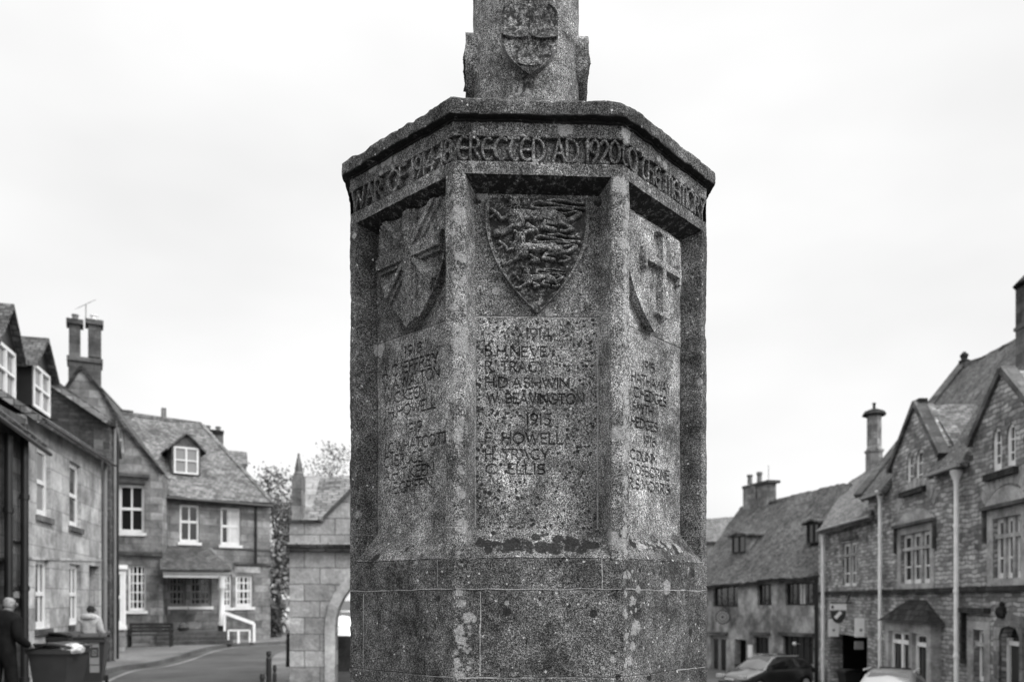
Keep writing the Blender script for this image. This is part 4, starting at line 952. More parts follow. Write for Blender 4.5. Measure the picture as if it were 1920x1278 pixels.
# house with the porch
F4 = Fac(305, 32.8, 507, 35.2)
h = House('porch_house', F4, 'stone house with hipped slate roof, one dormer and a columned porch', 'house', (-12.5, 34, .12))
h.win(337, 374, 946, 1016, 2, (-.55,), .09, .06, .1, sill='white', pane='glass'); h.win(414, 451, 951, 1021, 2, (-.5,), .09, .06, .1, sill='white', pane='glass', curtain=(.3, 1.0))
h.win(317, 348, 1081, 1136, 4, (.25, -.5, .75), .09, .045, .1, sill='offwhite', frame='grey'); h.win(357, 396, 1081, 1136, 4, (.25, -.5, .75), .09, .045, .1, sill='offwhite', frame='grey')
h.win(418, 435, 1077, 1138, 2, (.25, .5, .75), .09, .05, .1, sill='offwhite', frame='offwhite'); h.win(442, 474, 1077, 1137, 4, (.25, -.5, .75), .11, .05, .1, sill='white')
h.wall([(305, 1206), (305, 922), (507, 938), (507, 1206)], 'ashlar', .45)
h.band(400, 1026, 507, 1031, .07, 'ashlar_dk', .05); h.band(440, 1055, 507, 1058, .1, 'ashlar_dk', .1, 'hood_mould'); h.band(439, 1067, 487, 1068, .26, 'dress', .04, 'lintel'); h.pipe(480, 945, 1056, .045, 'black', .08, False)
W4 = -4.6
E0, E1 = F4.P(260, 924, .35), F4.P(511, 943, .35); R0, R1 = F4.P(223, 774, W4), F4.P(377, 795, W4)
roof_grid([E0, E1, R1, R0], .16, 'roof', 'slate', h.e, 30, 12, .04, 3)
bE = F4.at(F4.uv(511, 943, .35)[0], E1.z, -9.5); slab([E1, bE, R1], .16, 'roof', 'slate', h.e)
mb = MB(); mb.bar(R0, R1, .25, .16); mb.bar(R1, E1, .22, .12); mb.build('ridge_tiles', M['slate'], h.e)
mb = MB(); mb.tube(F4.P(303, 932, .42), F4.P(511, 949, .42), .07, n=8); mb.build('gutter', M['black'], h.e)
mb = MB(); zc = F4.uv(507, 940)[1]; mb.prism([F4.at(F4.len - .45, .0, -.46), F4.at(F4.len - .45, zc, -.46), F4.at(F4.len - .45, zc, -9), F4.at(F4.len - .45, 0, -9)], F4.t * .45); mb.build('side_wall', M['ashlar'], h.e)
dormer(F4, h.e, 326, 372, 838, 888, -.9, .55, 2.6, 'ashlar_dk', 'slate_dk', over=.22)
mb = MB(); blk(F4, 389, 419, 808, 850, -5.6, 1.0, mb); ch = mb.build('chimney', M['ashlar_dk'], h.e); mb = MB(); blk(F4, 386, 420, 805, 811, -5.5, 1.2, mb); mb.build('chimney_cap', M['slate_blk'], ch); pot(F4, 390, 797, 806, -6, .13, ch); pot(F4, 409, 799, 807, -6, .13, ch)
mb = MB(); blk(F4, 304, 312, 764, 792, -4.8, .25, mb); mb.build('chimney', M['pot'], h.e)
mb = MB(); blk(F4, 225, 250, 768, 779, -4.5, .8, mb); mb.build('chimney', M['slate_dk'], h.e)
mb = MB(); blk(F4, 420, 462, 866, 930, -8.5, 3, mb); wg = mb.build('rear_wing', M['ashlar'], h.e)
a, b = F4.P(415, 866, -8.2), F4.P(465, 870, -8.2); c_, d_ = F4.P(463, 847, -9.8), F4.P(415, 842, -9.8); slab([a, b, c_, d_], .15, 'rear_roof', 'slate', wg)
# porch
Fp = Fac(305, 30.9, 425, 31.8)
mb = MB(); blk(Fp, 305, 431, 1066, 1076, 0, .25, mb); blk(Fp, 306, 425, 1077, 1082, -.05, .2, mb); pr = mb.build('porch', M['white'], h.e)
P0, P1 = Fp.P(300, 1066, .15), Fp.P(434, 1067, .15); slab([P0, P1, F4.P(392, 1027, .05), F4.P(300, 1022, .05)], .1, 'porch_roof', 'slate_dk', pr); slab([P1, F4.P(432, 1063, .05), F4.P(392, 1027, .05)], .1, 'porch_roof', 'slate_dk', pr)
u, z0 = Fp.uv(416, 1172, -.15); z1 = Fp.uv(416, 1080, -.15)[1]; mb = MB(); mb.lathe(Fp.at(u, z0, -.15), [(.15, 0), (.15, .12), (.11, .18), (.095, 1.0), (.085, z1 - z0 - .55), (.13, z1 - z0 - .5), (.14, z1 - z0 - .4), (.12, z1 - z0 - .15), (.17, z1 - z0)], 16); mb.build('column', M['white'], pr, True)
mb = MB(); blk(Fp, 409, 423, 1172, 1190, 0, .3, mb); mb.build('column_base', M['black'], pr)
for i in range(3):
    mb = MB(); a = Fp.at(-.2, .12 + i * .16, .9 - i * .3); mb.prism([a, a + Fp.t * 2.7, a + Fp.t * 2.7 + Vector((0, 0, .158)), a + Vector((0, 0, .158))], -Fp.n * (2.6 - .3 * 0)) if i == 0 else mb.prism([a, a + Fp.t * 2.7, a + Fp.t * 2.7 + Vector((0, 0, .158)), a + Vector((0, 0, .158))], -Fp.n * (2.6 - i * .3)); mb.build('step', M['ashlar_dk'], h.e)
mb = MB()
a, b, c_ = Fp.P(421, 1148, .2), Fp.P(476, 1168, .2), Fp.P(476, 1203, .2); mb.bar(a, b, .1, .13); mb.bar(b, c_, .1, .1, F4.n); mb.bar(a, Fp.P(421, 1185, .2), .08, .08, F4.n)
tag(mb.build('handrail', M['offwhite'], loc=(c_.x, c_.y, .12)), 'sloping white handrail beside the porch column', 'handrail')
mb = MB(); q = [Fp.P(x, y, .7) for x, y in ((428, 1203), (428, 1181), (468, 1181), (468, 1203))]
for a, b in ((0, 1), (1, 2), (2, 3)): mb.bar(q[a], q[b], .06, .06, F4.n)
m0 = Fp.P(447, 1181, .7); mb.bar(m0, Fp.P(447, 1205, .7), .09, .06, F4.n)
tag(mb.build('low_railing', M['offwhite'], loc=(q[0].x, q[0].y, .12)), 'low white tubular railing below the sloping handrail', 'railing')
mb = MB(); c_ = Fp.P(343, 1190, -.2); mb.lathe(c_, [(.1, 0), (.08, .08), (.2, .25), (.26, .3), (.22, .3)], 12); mb.lathe(c_ + Vector((0, 0, .28)), [(.2, 0), (.15, .15), (0, .22)], 8)
tag(mb.build('planter', M['ashlar_dk'], loc=c_), 'small bowl planter on the porch steps', 'planter')
# bench
bc = pt(282, 1207, 29.3); be = empty('bench', (bc.x, bc.y, .12), 'dark wooden bench against the wall of the gabled house', 'bench')
mb = MB(); Lb = 1.5; X = F3.t
def bb(x, y, z, sx, sy, sz, m): c0 = Vector((bc.x, bc.y, .12)) + X * x - F3.n * y * -1; m.box(c0 + Vector((0, 0, z)), sx, sy, sz, math.atan2(X.y, X.x))
m1 = MB(); [bb(0, .12 * i - .15, .42, Lb, .1, .04, m1) for i in range(4)]; m1.build('seat', M['wood'], be)
m1 = MB(); [bb(0, -.25, .52 + .12 * i, Lb, .04, .1, m1) for i in range(3)]; m1.build('backrest', M['wood'], be)
for s_ in (-1, 1):
    for y_ in (-.22, .2):
        m1 = MB(); bb(s_ * (Lb / 2 - .05), y_, 0, .07, .07, .86 if y_ < 0 else .62, m1); m1.build('leg', M['wood'], be)
    m1 = MB(); bb(s_ * (Lb / 2 - .05), 0, .6, .08, .5, .05, m1); m1.build('armrest', M['wood'], be)

# ------------------------------------------------------------------ market hall
FM = Fac(543, 15.0, 900, 15.4)
h = House('market_hall', FM, 'pale stone market hall with a round arch and a pinnacle beside the memorial', 'market hall', (-2.5, 15.2, 0))
ca, zs = FM.uv(738, 1175); ra = ca - FM.uv(628, 1175)[0]
arch = [(ca - ra, -.05)] + [(ca - ra * math.cos(R(a)), zs + ra * math.sin(R(a)) * 1.0) for a in range(0, 181, 10)] + [(ca + ra, -.05)]
ctr = FM.uv(722, 860)
w_ = h.wall([(543, 1300), (543, 977), (604, 977), (650, 927), (722, 858), (800, 933), (845, 978), (900, 979), (900, 1300)], 'hall', .55) if False else None
h.hole([(a, max(b, .02)) for a, b in arch])
h.wall([(543, 1310), (543, 977), (604, 977), (722, 858), (842, 978), (900, 979), (900, 1310)], 'hall', .55)
mb = MB(); ro_ = ra * 1.17
pts_ = [(ca - ra, .02)] + [(ca - ra * math.cos(R(a)), zs + ra * math.sin(R(a))) for a in range(0, 181, 10)] + [(ca + ra, .02)]; pto = [(ca - ro_, .02)] + [(ca - ro_ * math.cos(R(a)), zs + ro_ * math.sin(R(a))) for a in range(0, 181, 10)] + [(ca + ro_, .02)]
for i in range(len(pts_) - 1):
    mb.prism([FM.at(*pts_[i], .03), FM.at(*pts_[i + 1], .03), FM.at(*pto[i + 1], .03), FM.at(*pto[i], .03)], -FM.n * .03)
mb.build('arch_surround', M['dress'], h.e)
h.band(538, 1027, 900, 1028, .13, 'slate_blk', .12, 'cornice'); h.band(541, 1020, 900, 1021, .06, 'hall', .1, 'cornice'); h.band(541, 977, 606, 977, .05, 'slate_blk', .05, 'parapet_coping')
mb = MB(); mb.bar(FM.P(603, 977, -.1), FM.P(722, 856, -.1), .06, .3, FM.n); mb.bar(FM.P(722, 856, -.1), FM.P(843, 977, -.1), .06, .3, FM.n); mb.build('gable_coping', M['ashlar_dk'], h.e)
roof_grid([FM.P(546, 985, -.5), FM.P(900, 985, -.5), FM.P(900, 890, -2.6), FM.P(562, 892, -2.6)], .12, 'roof', 'slate', h.e, 26, 10, .02, 5)
roof_grid([FM.P(900, 985, -4.7), FM.P(546, 985, -4.7), FM.P(562, 892, -2.6), FM.P(900, 890, -2.6)], .12, 'roof', 'slate', h.e, 20, 6, .02, 6)
mb = MB()                                                # end gable with pinnacle, seen obliquely
u0 = FM.uv(548, 980, -.3)[0]
q = [FM.P(548, 980, -.3), FM.P(552, 905, -.8), FM.P(572, 905, -1.6), FM.P(566, 985, -1.0)]
pc = FM.P(560, 980, -.8); mb.box((pc.x, pc.y, pc.z - .2), .19, .3, FM.uv(560, 893, -.8)[1] - pc.z + .2); zt = FM.uv(560, 893, -.8)[1]
mb.lathe((pc.x, pc.y, zt), [(.1, 0), (.1, .05), (.08, .09), (.06, .25), (.025, .4), (.028, .44), (0, .47)], 8); mb.build('pinnacle', M['ashlar'], h.e)
mb = MB(); um = FM.uv(546, 985, -.5)[0]; zc = FM.uv(546, 977)[1]; mb.prism([FM.at(um, 0, -.56), FM.at(um, zc, -.56), FM.at(um, FM.uv(562, 890, -2.6)[1], -2.6), FM.at(um, zc, -4.7), FM.at(um, 0, -4.7)], FM.t * .3); mb.build('end_wall', M['hall'], h.e)
# back wall with matching openings over a low parapet
hole2 = [(ca + k * 2.6 + x, y) for k in (0,) for x, y in [(-ra, .85)] + [(-ra * math.cos(R(a)), zs + ra * math.sin(R(a))) for a in range(0, 181, 15)] + [(ra, .85)]]
FMb = Fac(543, 19.6, 900, 20.0); a2 = FMb.uv(650, 1175)[0]; hole2 = [(a2 - ra, .95)] + [(a2 - ra * math.cos(R(a)), zs + ra * math.sin(R(a))) for a in range(0, 181, 15)] + [(a2 + ra, .95)]
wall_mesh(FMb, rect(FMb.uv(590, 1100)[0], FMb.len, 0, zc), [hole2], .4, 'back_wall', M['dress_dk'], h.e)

# ------------------------------------------------------------------ right row
G0 = -1.9
FC = Fac(1285, 46.4, 1535, 34.3)
h = House('low_cottage', FC, 'low old cottage with sagging stone slate roof and dark mullioned windows', 'cottage', (12.5, 38, G0))
def mull_win(x0, x1, yt, yb, n, **k): h.win(x0, x1, yt, yb, n, (), .05, .05, .12, frame=k.pop('frame', 'wood'), name='mullioned_window', **k)
mull_win(1337, 1384, 1096, 1137, 4); mull_win(1420, 1447, 1095, 1134, 3); mull_win(1472, 1530, 1092, 1134, 6, curtain=(.42, .58))
h.win(1332, 1362, 1190, 1266, 2, (), .2, .3, .08, frame='grey', name='shop_window'); mull_win(1414, 1441, 1194, 1233, 3); mull_win(1468, 1525, 1192, 1242, 5)
uD0, zD = FC.uv(1377, 1197); uD1 = FC.uv(1399, 1197)[0]; h.hole(rect(uD0, uD1, G0, zD))
h.wall([(1285, 1300), (1285, 1096), (1330, 1092), (1400, 1087), (1480, 1078), (1535, 1072), (1535, 1300)], 'lime', .5)
mb = MB(); mb.prism([FC.at(a, b, -.35) for a, b in rect(uD0, uD1, G0, zD)], -FC.n * .05); mb.build('door', M['dark'], h.e)
for a, b, c_, d_ in ((1328, 1365, 1187, 1187), (1411, 1444, 1187, 1188), (1463, 1529, 1187, 1190)): h.band(a, c_, b, d_, .16, 'ashlar_dk', .14, 'hood_mould')
mb = MB(); mb.prism([FC.P(x, y, .05) for x, y in ((1402, 1232), (1402, 1208), (1410, 1208), (1410, 1232))], -FC.n * .05); tag(mb.build('menu_board', M['sign']), 'narrow pale notice beside the cottage doorway', 'notice')
h.pipe(1531, 1080, 1290, .09, 'black', .12, False)
WC = -4.6
roof_grid([FC.P(1283, 1101, .4), FC.P(1538, 1077, .4), FC.P(1594, 905, WC), FC.P(1389, 949, WC)], .2, 'roof', 'slate_dk', h.e, 44, 18, .11, 9)
uu, zz_ = FC.uv(1283, 1101, .4); mb = MB(); mb.prism([FC.at(.1, G0, -.51), FC.at(.1, zz_, -.51), FC.P(1389, 952, WC), FC.at(.1, zz_, -9.2), FC.at(.1, G0, -9.2)], FC.t * .1) if False else None
rr = FC.P(1389, 949, WC); r2 = FC.P(1594, 905, WC); e2 = FC.P(1538, 1077, .4); slab([FC.at(FC.len, e2.z, -9.6), FC.at(0, zz_, -9.6), rr, r2], .2, 'roof', 'slate_dk', h.e)
dormer(FC, h.e, 1373, 1398, 1004, 1036, -1.4, .12, 2.6, 'lime', 'slate_dk', 2, (), over=.2, frame='wood', pane='glass')
dormer(FC, h.e, 1514, 1536, 980, 1018, -1.0, .12, 2.6, 'slate_blk', 'slate_dk', 2, (), over=.2, frame='wood', pane='glass')
mb = MB(); blk(FC, 1393, 1416, 909, 965, WC + .3, .7, mb); blk(FC, 1417, 1438, 909, 950, WC + .2, .6, mb); ch = mb.build('chimney', M['ashlar'], h.e)
mb = MB(); blk(FC, 1391, 1440, 905, 910, WC + .36, .8, mb); mb.build('chimney_cap', M['ashlar_dk'], ch); pot(FC, 1406, 889, 906, WC + .1, .16, ch); pot(FC, 1424, 884, 906, WC + .1, .16, ch)
mb = MB(); mb.tube(FC.P(1441, 930, WC), FC.P(1441, 872, WC), .02, n=5); mb.build('aerial', M['grey'], ch)
# hanging round sign, lamp ball in the window
rs_c = FC.P(1355, 1156, .75); se = empty('round_hanging_sign', rs_c, 'round dark rimmed hanging sign on the cottage front', 'hanging sign')
def disc(c, nrm, r, th, n=28):
    t_ = nrm.cross(Vector((0, 0, 1))).normalized(); up = t_.cross(nrm); m_ = MB(); m_.prism([c + t_ * r * math.cos(2 * math.pi * k / n) + up * r * math.sin(2 * math.pi * k / n) for k in range(n)], nrm * th); return m_
nv = (Vector((0, 0, rs_c.z)) - rs_c).normalized(); nv.z = 0; rr_ = 13.5 / FPX * rs_c.y
disc(rs_c, nv, rr_, .06).build('sign_rim', M['sign_dk'], se); disc(rs_c + nv * .062, nv, rr_ * .84, .01).build('sign_face', M['sign_mid'], se); disc(rs_c + nv * .074, nv, rr_ * .6, .008).build('sign_ring', M['sign_dk'], se); disc(rs_c + nv * .084, nv, rr_ * .52, .006).build('sign_centre', M['sign_mid'], se); disc(rs_c + nv * .092, nv, rr_ * .2, .006, 9).build('emblem', M['sign_dk'], se)
mb = MB(); mb.bar(rs_c + Vector((0, 0, rr_)), rs_c + Vector((0, 0, rr_ + .25)), .04, .04, FC.n); mb.bar(rs_c + Vector((0, 0, rr_ + .25)), FC.P(1362, 1140, 0), .05, .05); mb.build('bracket', M['black'], se)
lp = FC.P(1490, 1206, .25); mb = MB(); mb.lathe(lp, [(0, -.1), (.07, -.07), (.1, 0), (.07, .07), (0, .1)], 12); mb.bar(lp - FC.n * .02, lp - FC.n * .24, .03, .03); tag(mb.build('globe_lamp', M['white'], smooth=True, loc=lp), 'small white globe lamp on the wall by the large cottage window', 'lamp')

FR = Fac(1535, 33.8, 1910, 18.33)
uR = lambda x, y=1000: FR.uv(x, y)[0]
h = House('stone_wing_house', FR, 'coursed rubble house with carriage arch, wall signs and a single round chimney', 'house', (12.8, 31, G0))
h.win(1580, 1606, 1017, 1098, 2, (.3,), .09, .045, .08, vbar=.24, frame='white', mull=((.5,), (.72,)), name='mullioned_window')
uP0, zP = FR.uv(1556, 1185); uP1 = FR.uv(1626, 1185)[0]; h.hole(rect(uP0, uP1, G0, zP))
h.wall([(1535, 1300), (1535, 992), (1628, 967), (1628, 1300)], 'rubble', .5)
h.band(1576, 1011, 1610, 1006, .1, 'ashlar_dk', .1, 'hood_mould'); h.band(1535, 1112, 1628, 1110, .14, 'slate_blk', .1)
h.pipe(1543, 996, 1290, .07, 'offwhite', .16); 
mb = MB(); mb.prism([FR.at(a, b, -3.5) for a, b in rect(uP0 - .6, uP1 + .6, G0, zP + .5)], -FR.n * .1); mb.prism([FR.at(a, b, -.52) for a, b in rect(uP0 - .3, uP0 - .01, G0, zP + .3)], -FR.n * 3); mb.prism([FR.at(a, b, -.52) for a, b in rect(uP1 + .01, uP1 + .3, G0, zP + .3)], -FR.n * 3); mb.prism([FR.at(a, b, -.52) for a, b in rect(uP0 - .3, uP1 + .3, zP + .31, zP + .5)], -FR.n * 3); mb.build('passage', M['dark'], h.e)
WR = -4.2
roof_grid([FR.P(1532, 996, .35), FR.P(1630, 969, .35), FR.P(1690, 838, WR), FR.P(1592, 904, WR)], .16, 'roof', 'slate', h.e, 22, 14, .04, 13)
r1_, r0_ = FR.P(1690, 838, WR), FR.P(1592, 904, WR); slab([FR.at(uR(1628), 5.0, -9), FR.at(uR(1535), 4.6, -9), r0_, r1_], .16, 'roof', 'slate', h.e)
mb = MB(); mb.tube(FR.P(1532, 995, .4), FR.P(1629, 968, .4), .045, n=8); mb.build('gutter', M['grey'], h.e)
u0, u1, z0, z1 = blk(FR, 1622, 1655, 848, 905, WR + .6, 1.2, MB())
mb = MB(); cc = FR.P(1639, 860, WR); zb_ = FR.uv(1639, 900, WR)[1]; zt_ = FR.uv(1639, 779, WR)[1]; wd = 32 / FPX * cc.y
mb.box((cc.x, cc.y, zb_), wd * .7, wd * .7, FR.uv(1639, 848, WR)[1] - zb_); mb.box((cc.x, cc.y, FR.uv(1639, 848, WR)[1] + .002), wd * .8, wd * .8, .12); mb.lathe((cc.x, cc.y, FR.uv(1639, 848, WR)[1] + .12), [(wd * .47, 0), (wd * .42, .15), (wd * .42, zt_ - FR.uv(1639, 848, WR)[1] - .12)], 8)
ch = mb.build('chimney', M['ashlar'], h.e); mb = MB(); mb.lathe((cc.x, cc.y, zt_), [(wd * .6, -.02), (wd * .68, .04), (wd * .55, .2), (wd * .2, .32), (.0, .34)], 10); mb.lathe((cc.x, cc.y, zt_ + .3), [(.07, 0), (.07, .25), (.11, .3), (0, .34)], 8); mb.build('chimney_cap', M['slate_blk'], ch)

h = House('gabled_town_building', FR, 'long coursed rubble building with two steep gables, stone mullions and white downpipes', 'town building', (12, 22, G0))
kx = dict(name='mullioned_window')
# first-floor and gable windows
def stone_surround(x0, x1, yt, yb, pad=.28, par=None):
    u0, u1 = uR(x0), uR(x1); xm = (x0 + x1) / 2; z1, z0 = FR.uv(xm, yt)[1], FR.uv(xm, yb)[1]
    m_ = MB(); 
    for q in (rect(u0 - pad, u0 - .004, z0 - .2, z1 + .22), rect(u1 + .004, u1 + pad, z0 - .2, z1 + .22), rect(u0 - .004, u1 + .004, z1 + .004, z1 + .22), rect(u0 - .004, u1 + .004, z0 - .2, z0 - .004)): m_.prism([FR.at(a, b, .025) for a, b in q], -FR.n * .03)
    m_.build('stone_surround', M['dress'], h.e); return u0, u1, z0, z1
def hood(u0, u1, z1, rise=.42):
    um = (u0 + u1) / 2; n_ = 12; lo = [(u0 - .35 + (u1 - u0 + .7) * i / n_, z1 + .24) for i in range(n_ + 1)]; up = [(a, z1 + .3 + rise * (1 - ((a - um) / ((u1 - u0) / 2 + .35)) ** 2)) for a, _ in lo]
    m_ = MB(); m_.prism([FR.at(a, b, .06) for a, b in lo + up[::-1]], -FR.n * .08); m_.build('relieving_panel', M['dress'], h.e)
    m_ = MB(); m_.prism([FR.at(a, b, .16) for a, b in rect(u0 - .4, u1 + .4, z1 + .23, z1 + .32)], -FR.n * .2)
    for uu_ in (u0 - .4, u1 + .3): m_.prism([FR.at(a, b, .1) for a, b in rect(uu_, uu_ + .07, z1 - .55, z1 + .228)], -FR.n * .14)
    m_.build('hood_mould', M['ashlar_dk'], h.e)
    m_ = MB(); 
    for i in range(11):
        a = R(132 - 8.4 * i); c0 = Vector((um, z1 - .6)); r0, r1 = (u1 - u0) * .5 + .75, (u1 - u0) * .5 + 1.15; da = R(3.6)
        q = [(c0.x + r * math.cos(b), c0.y + r * math.sin(b)) for r, b in ((r0, a - da), (r0, a + da), (r1, a + da), (r1, a - da))]
        m_.prism([FR.at(x, y, .018) for x, y in q], -FR.n * .02)
    m_.build('voussoirs', M['dress'], h.e)
for args in (((1690, 1745, 998, 1093), 3), ((1863, 1916, 968, 1083), 3)):
    (x0, x1, yt, yb), n_ = args; u0, u1, z0, z1 = stone_surround(x0, x1, yt, yb); hood(u0, u1, z1)
    h.win(x0, x1, yt, yb, n_, (.34,), .1, .045, .1, vbar=.26, frame='white', mull=([k / n_ for k in range(1, n_)], (.7,)), curtain=None, **kx)
for (x0, x1, yt, yb) in ((1700, 1712, 846, 916), (1716, 1731, 840, 913), (1860, 1878, 798, 882), (1886, 1904, 790, 876)):
    h.win(x0, x1, yt, yb, 1, (.33, .62), .13, .03, .05, frame='white', head='arch', name='lancet_window')
for (x0, x1, y) in ((1693, 1738, 919), (1853, 1912, 885)):
    u0, u1 = uR(x0), uR(x1); z = FR.uv((x0 + x1) / 2, y)[1]; m_ = MB(); m_.prism([FR.at(a, b, .14) for a, b in rect(u0, u1, z - .12, z + .04)], -FR.n * .16); m_.build('sill', M['slate_blk'], h.e)
# ground floor: small window, arched door
h.win(1826, 1846, 1180, 1278, 1, (.72,), .1, .05, .14, frame='offwhite', mull=((), (.72,)), **kx)
u0, u1, z0, z1 = stone_surround(1826, 1846, 1180, 1278, .3); m_ = MB(); m_.prism([FR.at(a, b, .16) for a, b in rect(u0 - .5, u1 + .3, z1 + .42, z1 + .55)], -FR.n * .2); m_.prism([FR.at(a, b, .12) for a, b in rect(u0 - .5, u0 - .4, z1 - .9, z1 + .418)], -FR.n * .14); m_.build('hood_mould', M['slate_blk'], h.e)
uD0, uD1 = uR(1876), uR(1915); um = (uD0 + uD1) / 2; zt = FR.uv(1893, 1172)[1]; zsd = FR.uv(1876, 1192)[1]; dh = [(uD0, G0), (uD0, zsd), (uD0 + .12, zsd + .2), (um, zt), (uD1 - .12, zsd + .2), (uD1, zsd), (uD1, G0)]; h.hole([(a, b) for a, b in dh])
# bay window opening behind the bay is solid wall
uK = [uR(1628), uR(2060)]
gl = lambda xa, ya, xc, yc, xb, yb: [FR.uv(xa, ya), FR.uv(xc, yc), FR.uv(xb, yb)]
ez = 3.5 + EYE; g1a, g1b = uR(1673), uR(1757); g1c, z1c = FR.uv(1717, 757); k1 = EYE + 4.35; g2a, g2b = uR(1825), uR(1944); g2c, z2c = FR.uv(1880, 695); k2 = EYE + 4.1
outer = [(uK[0], G0 - .1), (uK[0], ez), (g1a, ez), (g1a, k1), (g1c, z1c), (g1b, k1 - .1), (g1b, ez), (g2a, ez), (g2a, k2), (g2c, z2c), (g2b, k2), (g2b, ez), (uK[1], ez), (uK[1], G0 - .1)]
wall_mesh(FR, outer, h.holes, .5, 'wall', M['rubble'], h.e)
mb = MB()
for (a, za), (b, zb_) in (((g1a - .25, k1 - .28), (g1c, z1c + .05)), ((g1c, z1c + .05), (g1b + .25, k1 - .4)), ((g2a - .2, k2 - .2), (g2c, z2c + .05)), ((g2c, z2c + .05), (g2b + .2, k2 - .2))):
    mb = MB(); mb.bar(FR.at(a, za, -.08), FR.at(b, zb_, -.08), .15, .34, FR.n); mb.build('gable_coping', M['ashlar_dk'], h.e)
mb = MB(); 
p = FR.at(g1c, z1c, -.15); mb.box(p - Vector((0, 0, .02)), .26, .3, .16, 0); mb.build('gable_finial', M['slate_blk'], h.e)
# main roof and the cross roofs of the gables
WB = -4.4
Ra, Rb = FR.P(1808, 686, WB), FR.P(1912, 655, WB); rd = (Rb - Ra); Rc = Ra + rd * 2.2
ea = FR.at(uK[0] - .1, ez - .05, .3); eb = FR.at(uK[1], ez - .05, .3)
Rc2 = Vector((Rc.x, Rc.y, Ra.z + (Rb.z - Ra.z) * .5)); uT = (eb - ea).length
def roof_pt(u, off):                                   # the main slope: plane through the eave line and the ridge
    s_ = (u - uK[0]) / (uK[1] - uK[0]); e_ = ea.lerp(eb, s_); r_ = Ra.lerp(Rc2, s_); oe = .3; orr = WB; return e_.lerp(r_, (oe - off) / (oe - orr))
for i_, (ua_, ub_, o_) in enumerate(((uK[0] - .0, g1a, .3), (g1a, g1b, -.55), (g1b, g2a, .3), (g2a, g2b, -.55), (g2b, uK[1], .3))):
    roof_grid([roof_pt(ua_, o_), roof_pt(ub_, o_), roof_pt(ub_, WB), roof_pt(ua_, WB)], .18, 'roof', 'slate_dk', h.e, 16, 22, .03, 21 + i_)
slab([FR.at(uK[1], ez, -9.2), FR.at(uK[0], ez, -9.2), Ra, Vector((Rc.x, Rc.y, Ra.z + (Rb.z - Ra.z) * .5))], .18, 'roof', 'slate_dk', h.e)
mb = MB(); mb.bar(ea + Vector((0, 0, .1)), Ra + Vector((0, 0, .12)), .34, .16); mb.bar(Ra, Rc, .3, .2); mb.build('verge_coping', M['ashlar_dk'], h.e)
mb = MB(); mb.lathe(Ra + Vector((0, 0, .05)), [(.2, 0), (.2, .15), (.1, .2), (.16, .35), (.05, .48), (0, .5)], 8); mb.lathe(FR.P(1888, 668, WB), [(.1, -.2), (.12, 0), (.22, .1), (.25, .24), (.15, .38), (0, .44)], 10); mb.build('ridge_finial', M['slate_blk'], h.e)
for ga, gc_, gb, kz, zc_ in ((g1a, g1c, g1b, k1, z1c), (g2a, g2c, g2b, k2, z2c)):
    for a in (ga, gb):
        s_ = 1 if a > gc_ else -1
        roof_grid([FR.at(a + s_ * .2, kz - .15, -.4), FR.at(a + s_ * .2, kz - .15, -3.6), FR.at(gc_, zc_ - .05, -3.6), FR.at(gc_, zc_ - .05, -.4)], .14, 'gable_roof', 'slate', h.e, 12, 8, .03, 31)
    mb = MB(); 
    for a in (ga, gb - .25): mb.prism([FR.at(a, ez - .6, -.5), FR.at(a + .25, ez - .6, -.5), FR.at(a + .25, kz - .3, -.5), FR.at(a, kz - .3, -.5)], -FR.n * 1.4)
    mb.build('gable_cheek', M['rubble'], h.e)
mb = MB(); mb.prism([FR.at(uK[0] + .02, G0, -.52), FR.at(uK[0] + .02, ez - .1, -.52), Ra - Vector((0, 0, .2)) + FR.t * (0), FR.at(uK[0] + .02, ez - .1, -9), FR.at(uK[0] + .02, G0, -9)], FR.t * .3) if False else mb.prism([FR.at(uK[0] + .02, G0, -.52), FR.at(uK[0] + .02, ez - .15, -.52), FR.at(uK[0] + .02, EYE + 7.0, WB), FR.at(uK[0] + .02, ez - .15, -9), FR.at(uK[0] + .02, G0, -9)], FR.t * .3)
mb.build('end_wall', M['rubble'], h.e)
h.band(1628, 1110, 1990, 1100, .14, 'slate_blk', .12)
h.pipe(1650, 925, 1290, .058, 'offwhite', .15); h.pipe(1793, 888, 1290, .058, 'offwhite', .15)
for x0, x1, y0, y1 in ((1636, 1674, 918, 905), (1760, 1826, 893, 884 - 8)):
    mb = MB(); mb.bar(FR.at(uR(x0), ez - .12, .4), FR.at(uR(x1), ez - .12, .38), .09, .08); mb.build('gutter', M['grey'], h.e)
# tall chimney at the right edge
mb = MB(); cc = FR.P(1943, 640, WB + 1.2); zA = FR.uv(1932, 690, WB + 1.2)[1]; zB = FR.uv(1932, 540, WB + 1.2)[1]; wd = 48 / FPX * cc.y
mb.box((cc.x, cc.y, zA - 1), wd, wd, zB - zA + 1); mb.box((cc.x, cc.y, zA - .1), wd * 1.2, wd * 1.2, .16); mb.box((cc.x, cc.y, FR.uv(1932, 620, WB + 1.2)[1]), wd * 1.1, wd * 1.1, .1); ch = mb.build('chimney', M['ashlar_dk'], h.e)
mb = MB(); mb.lathe((cc.x, cc.y, zB), [(wd * .72, -.03), (wd * .8, .02), (wd * .45, .28), (.0, .5)], 12); mb.build('chimney_cap', M['slate_blk'], ch)
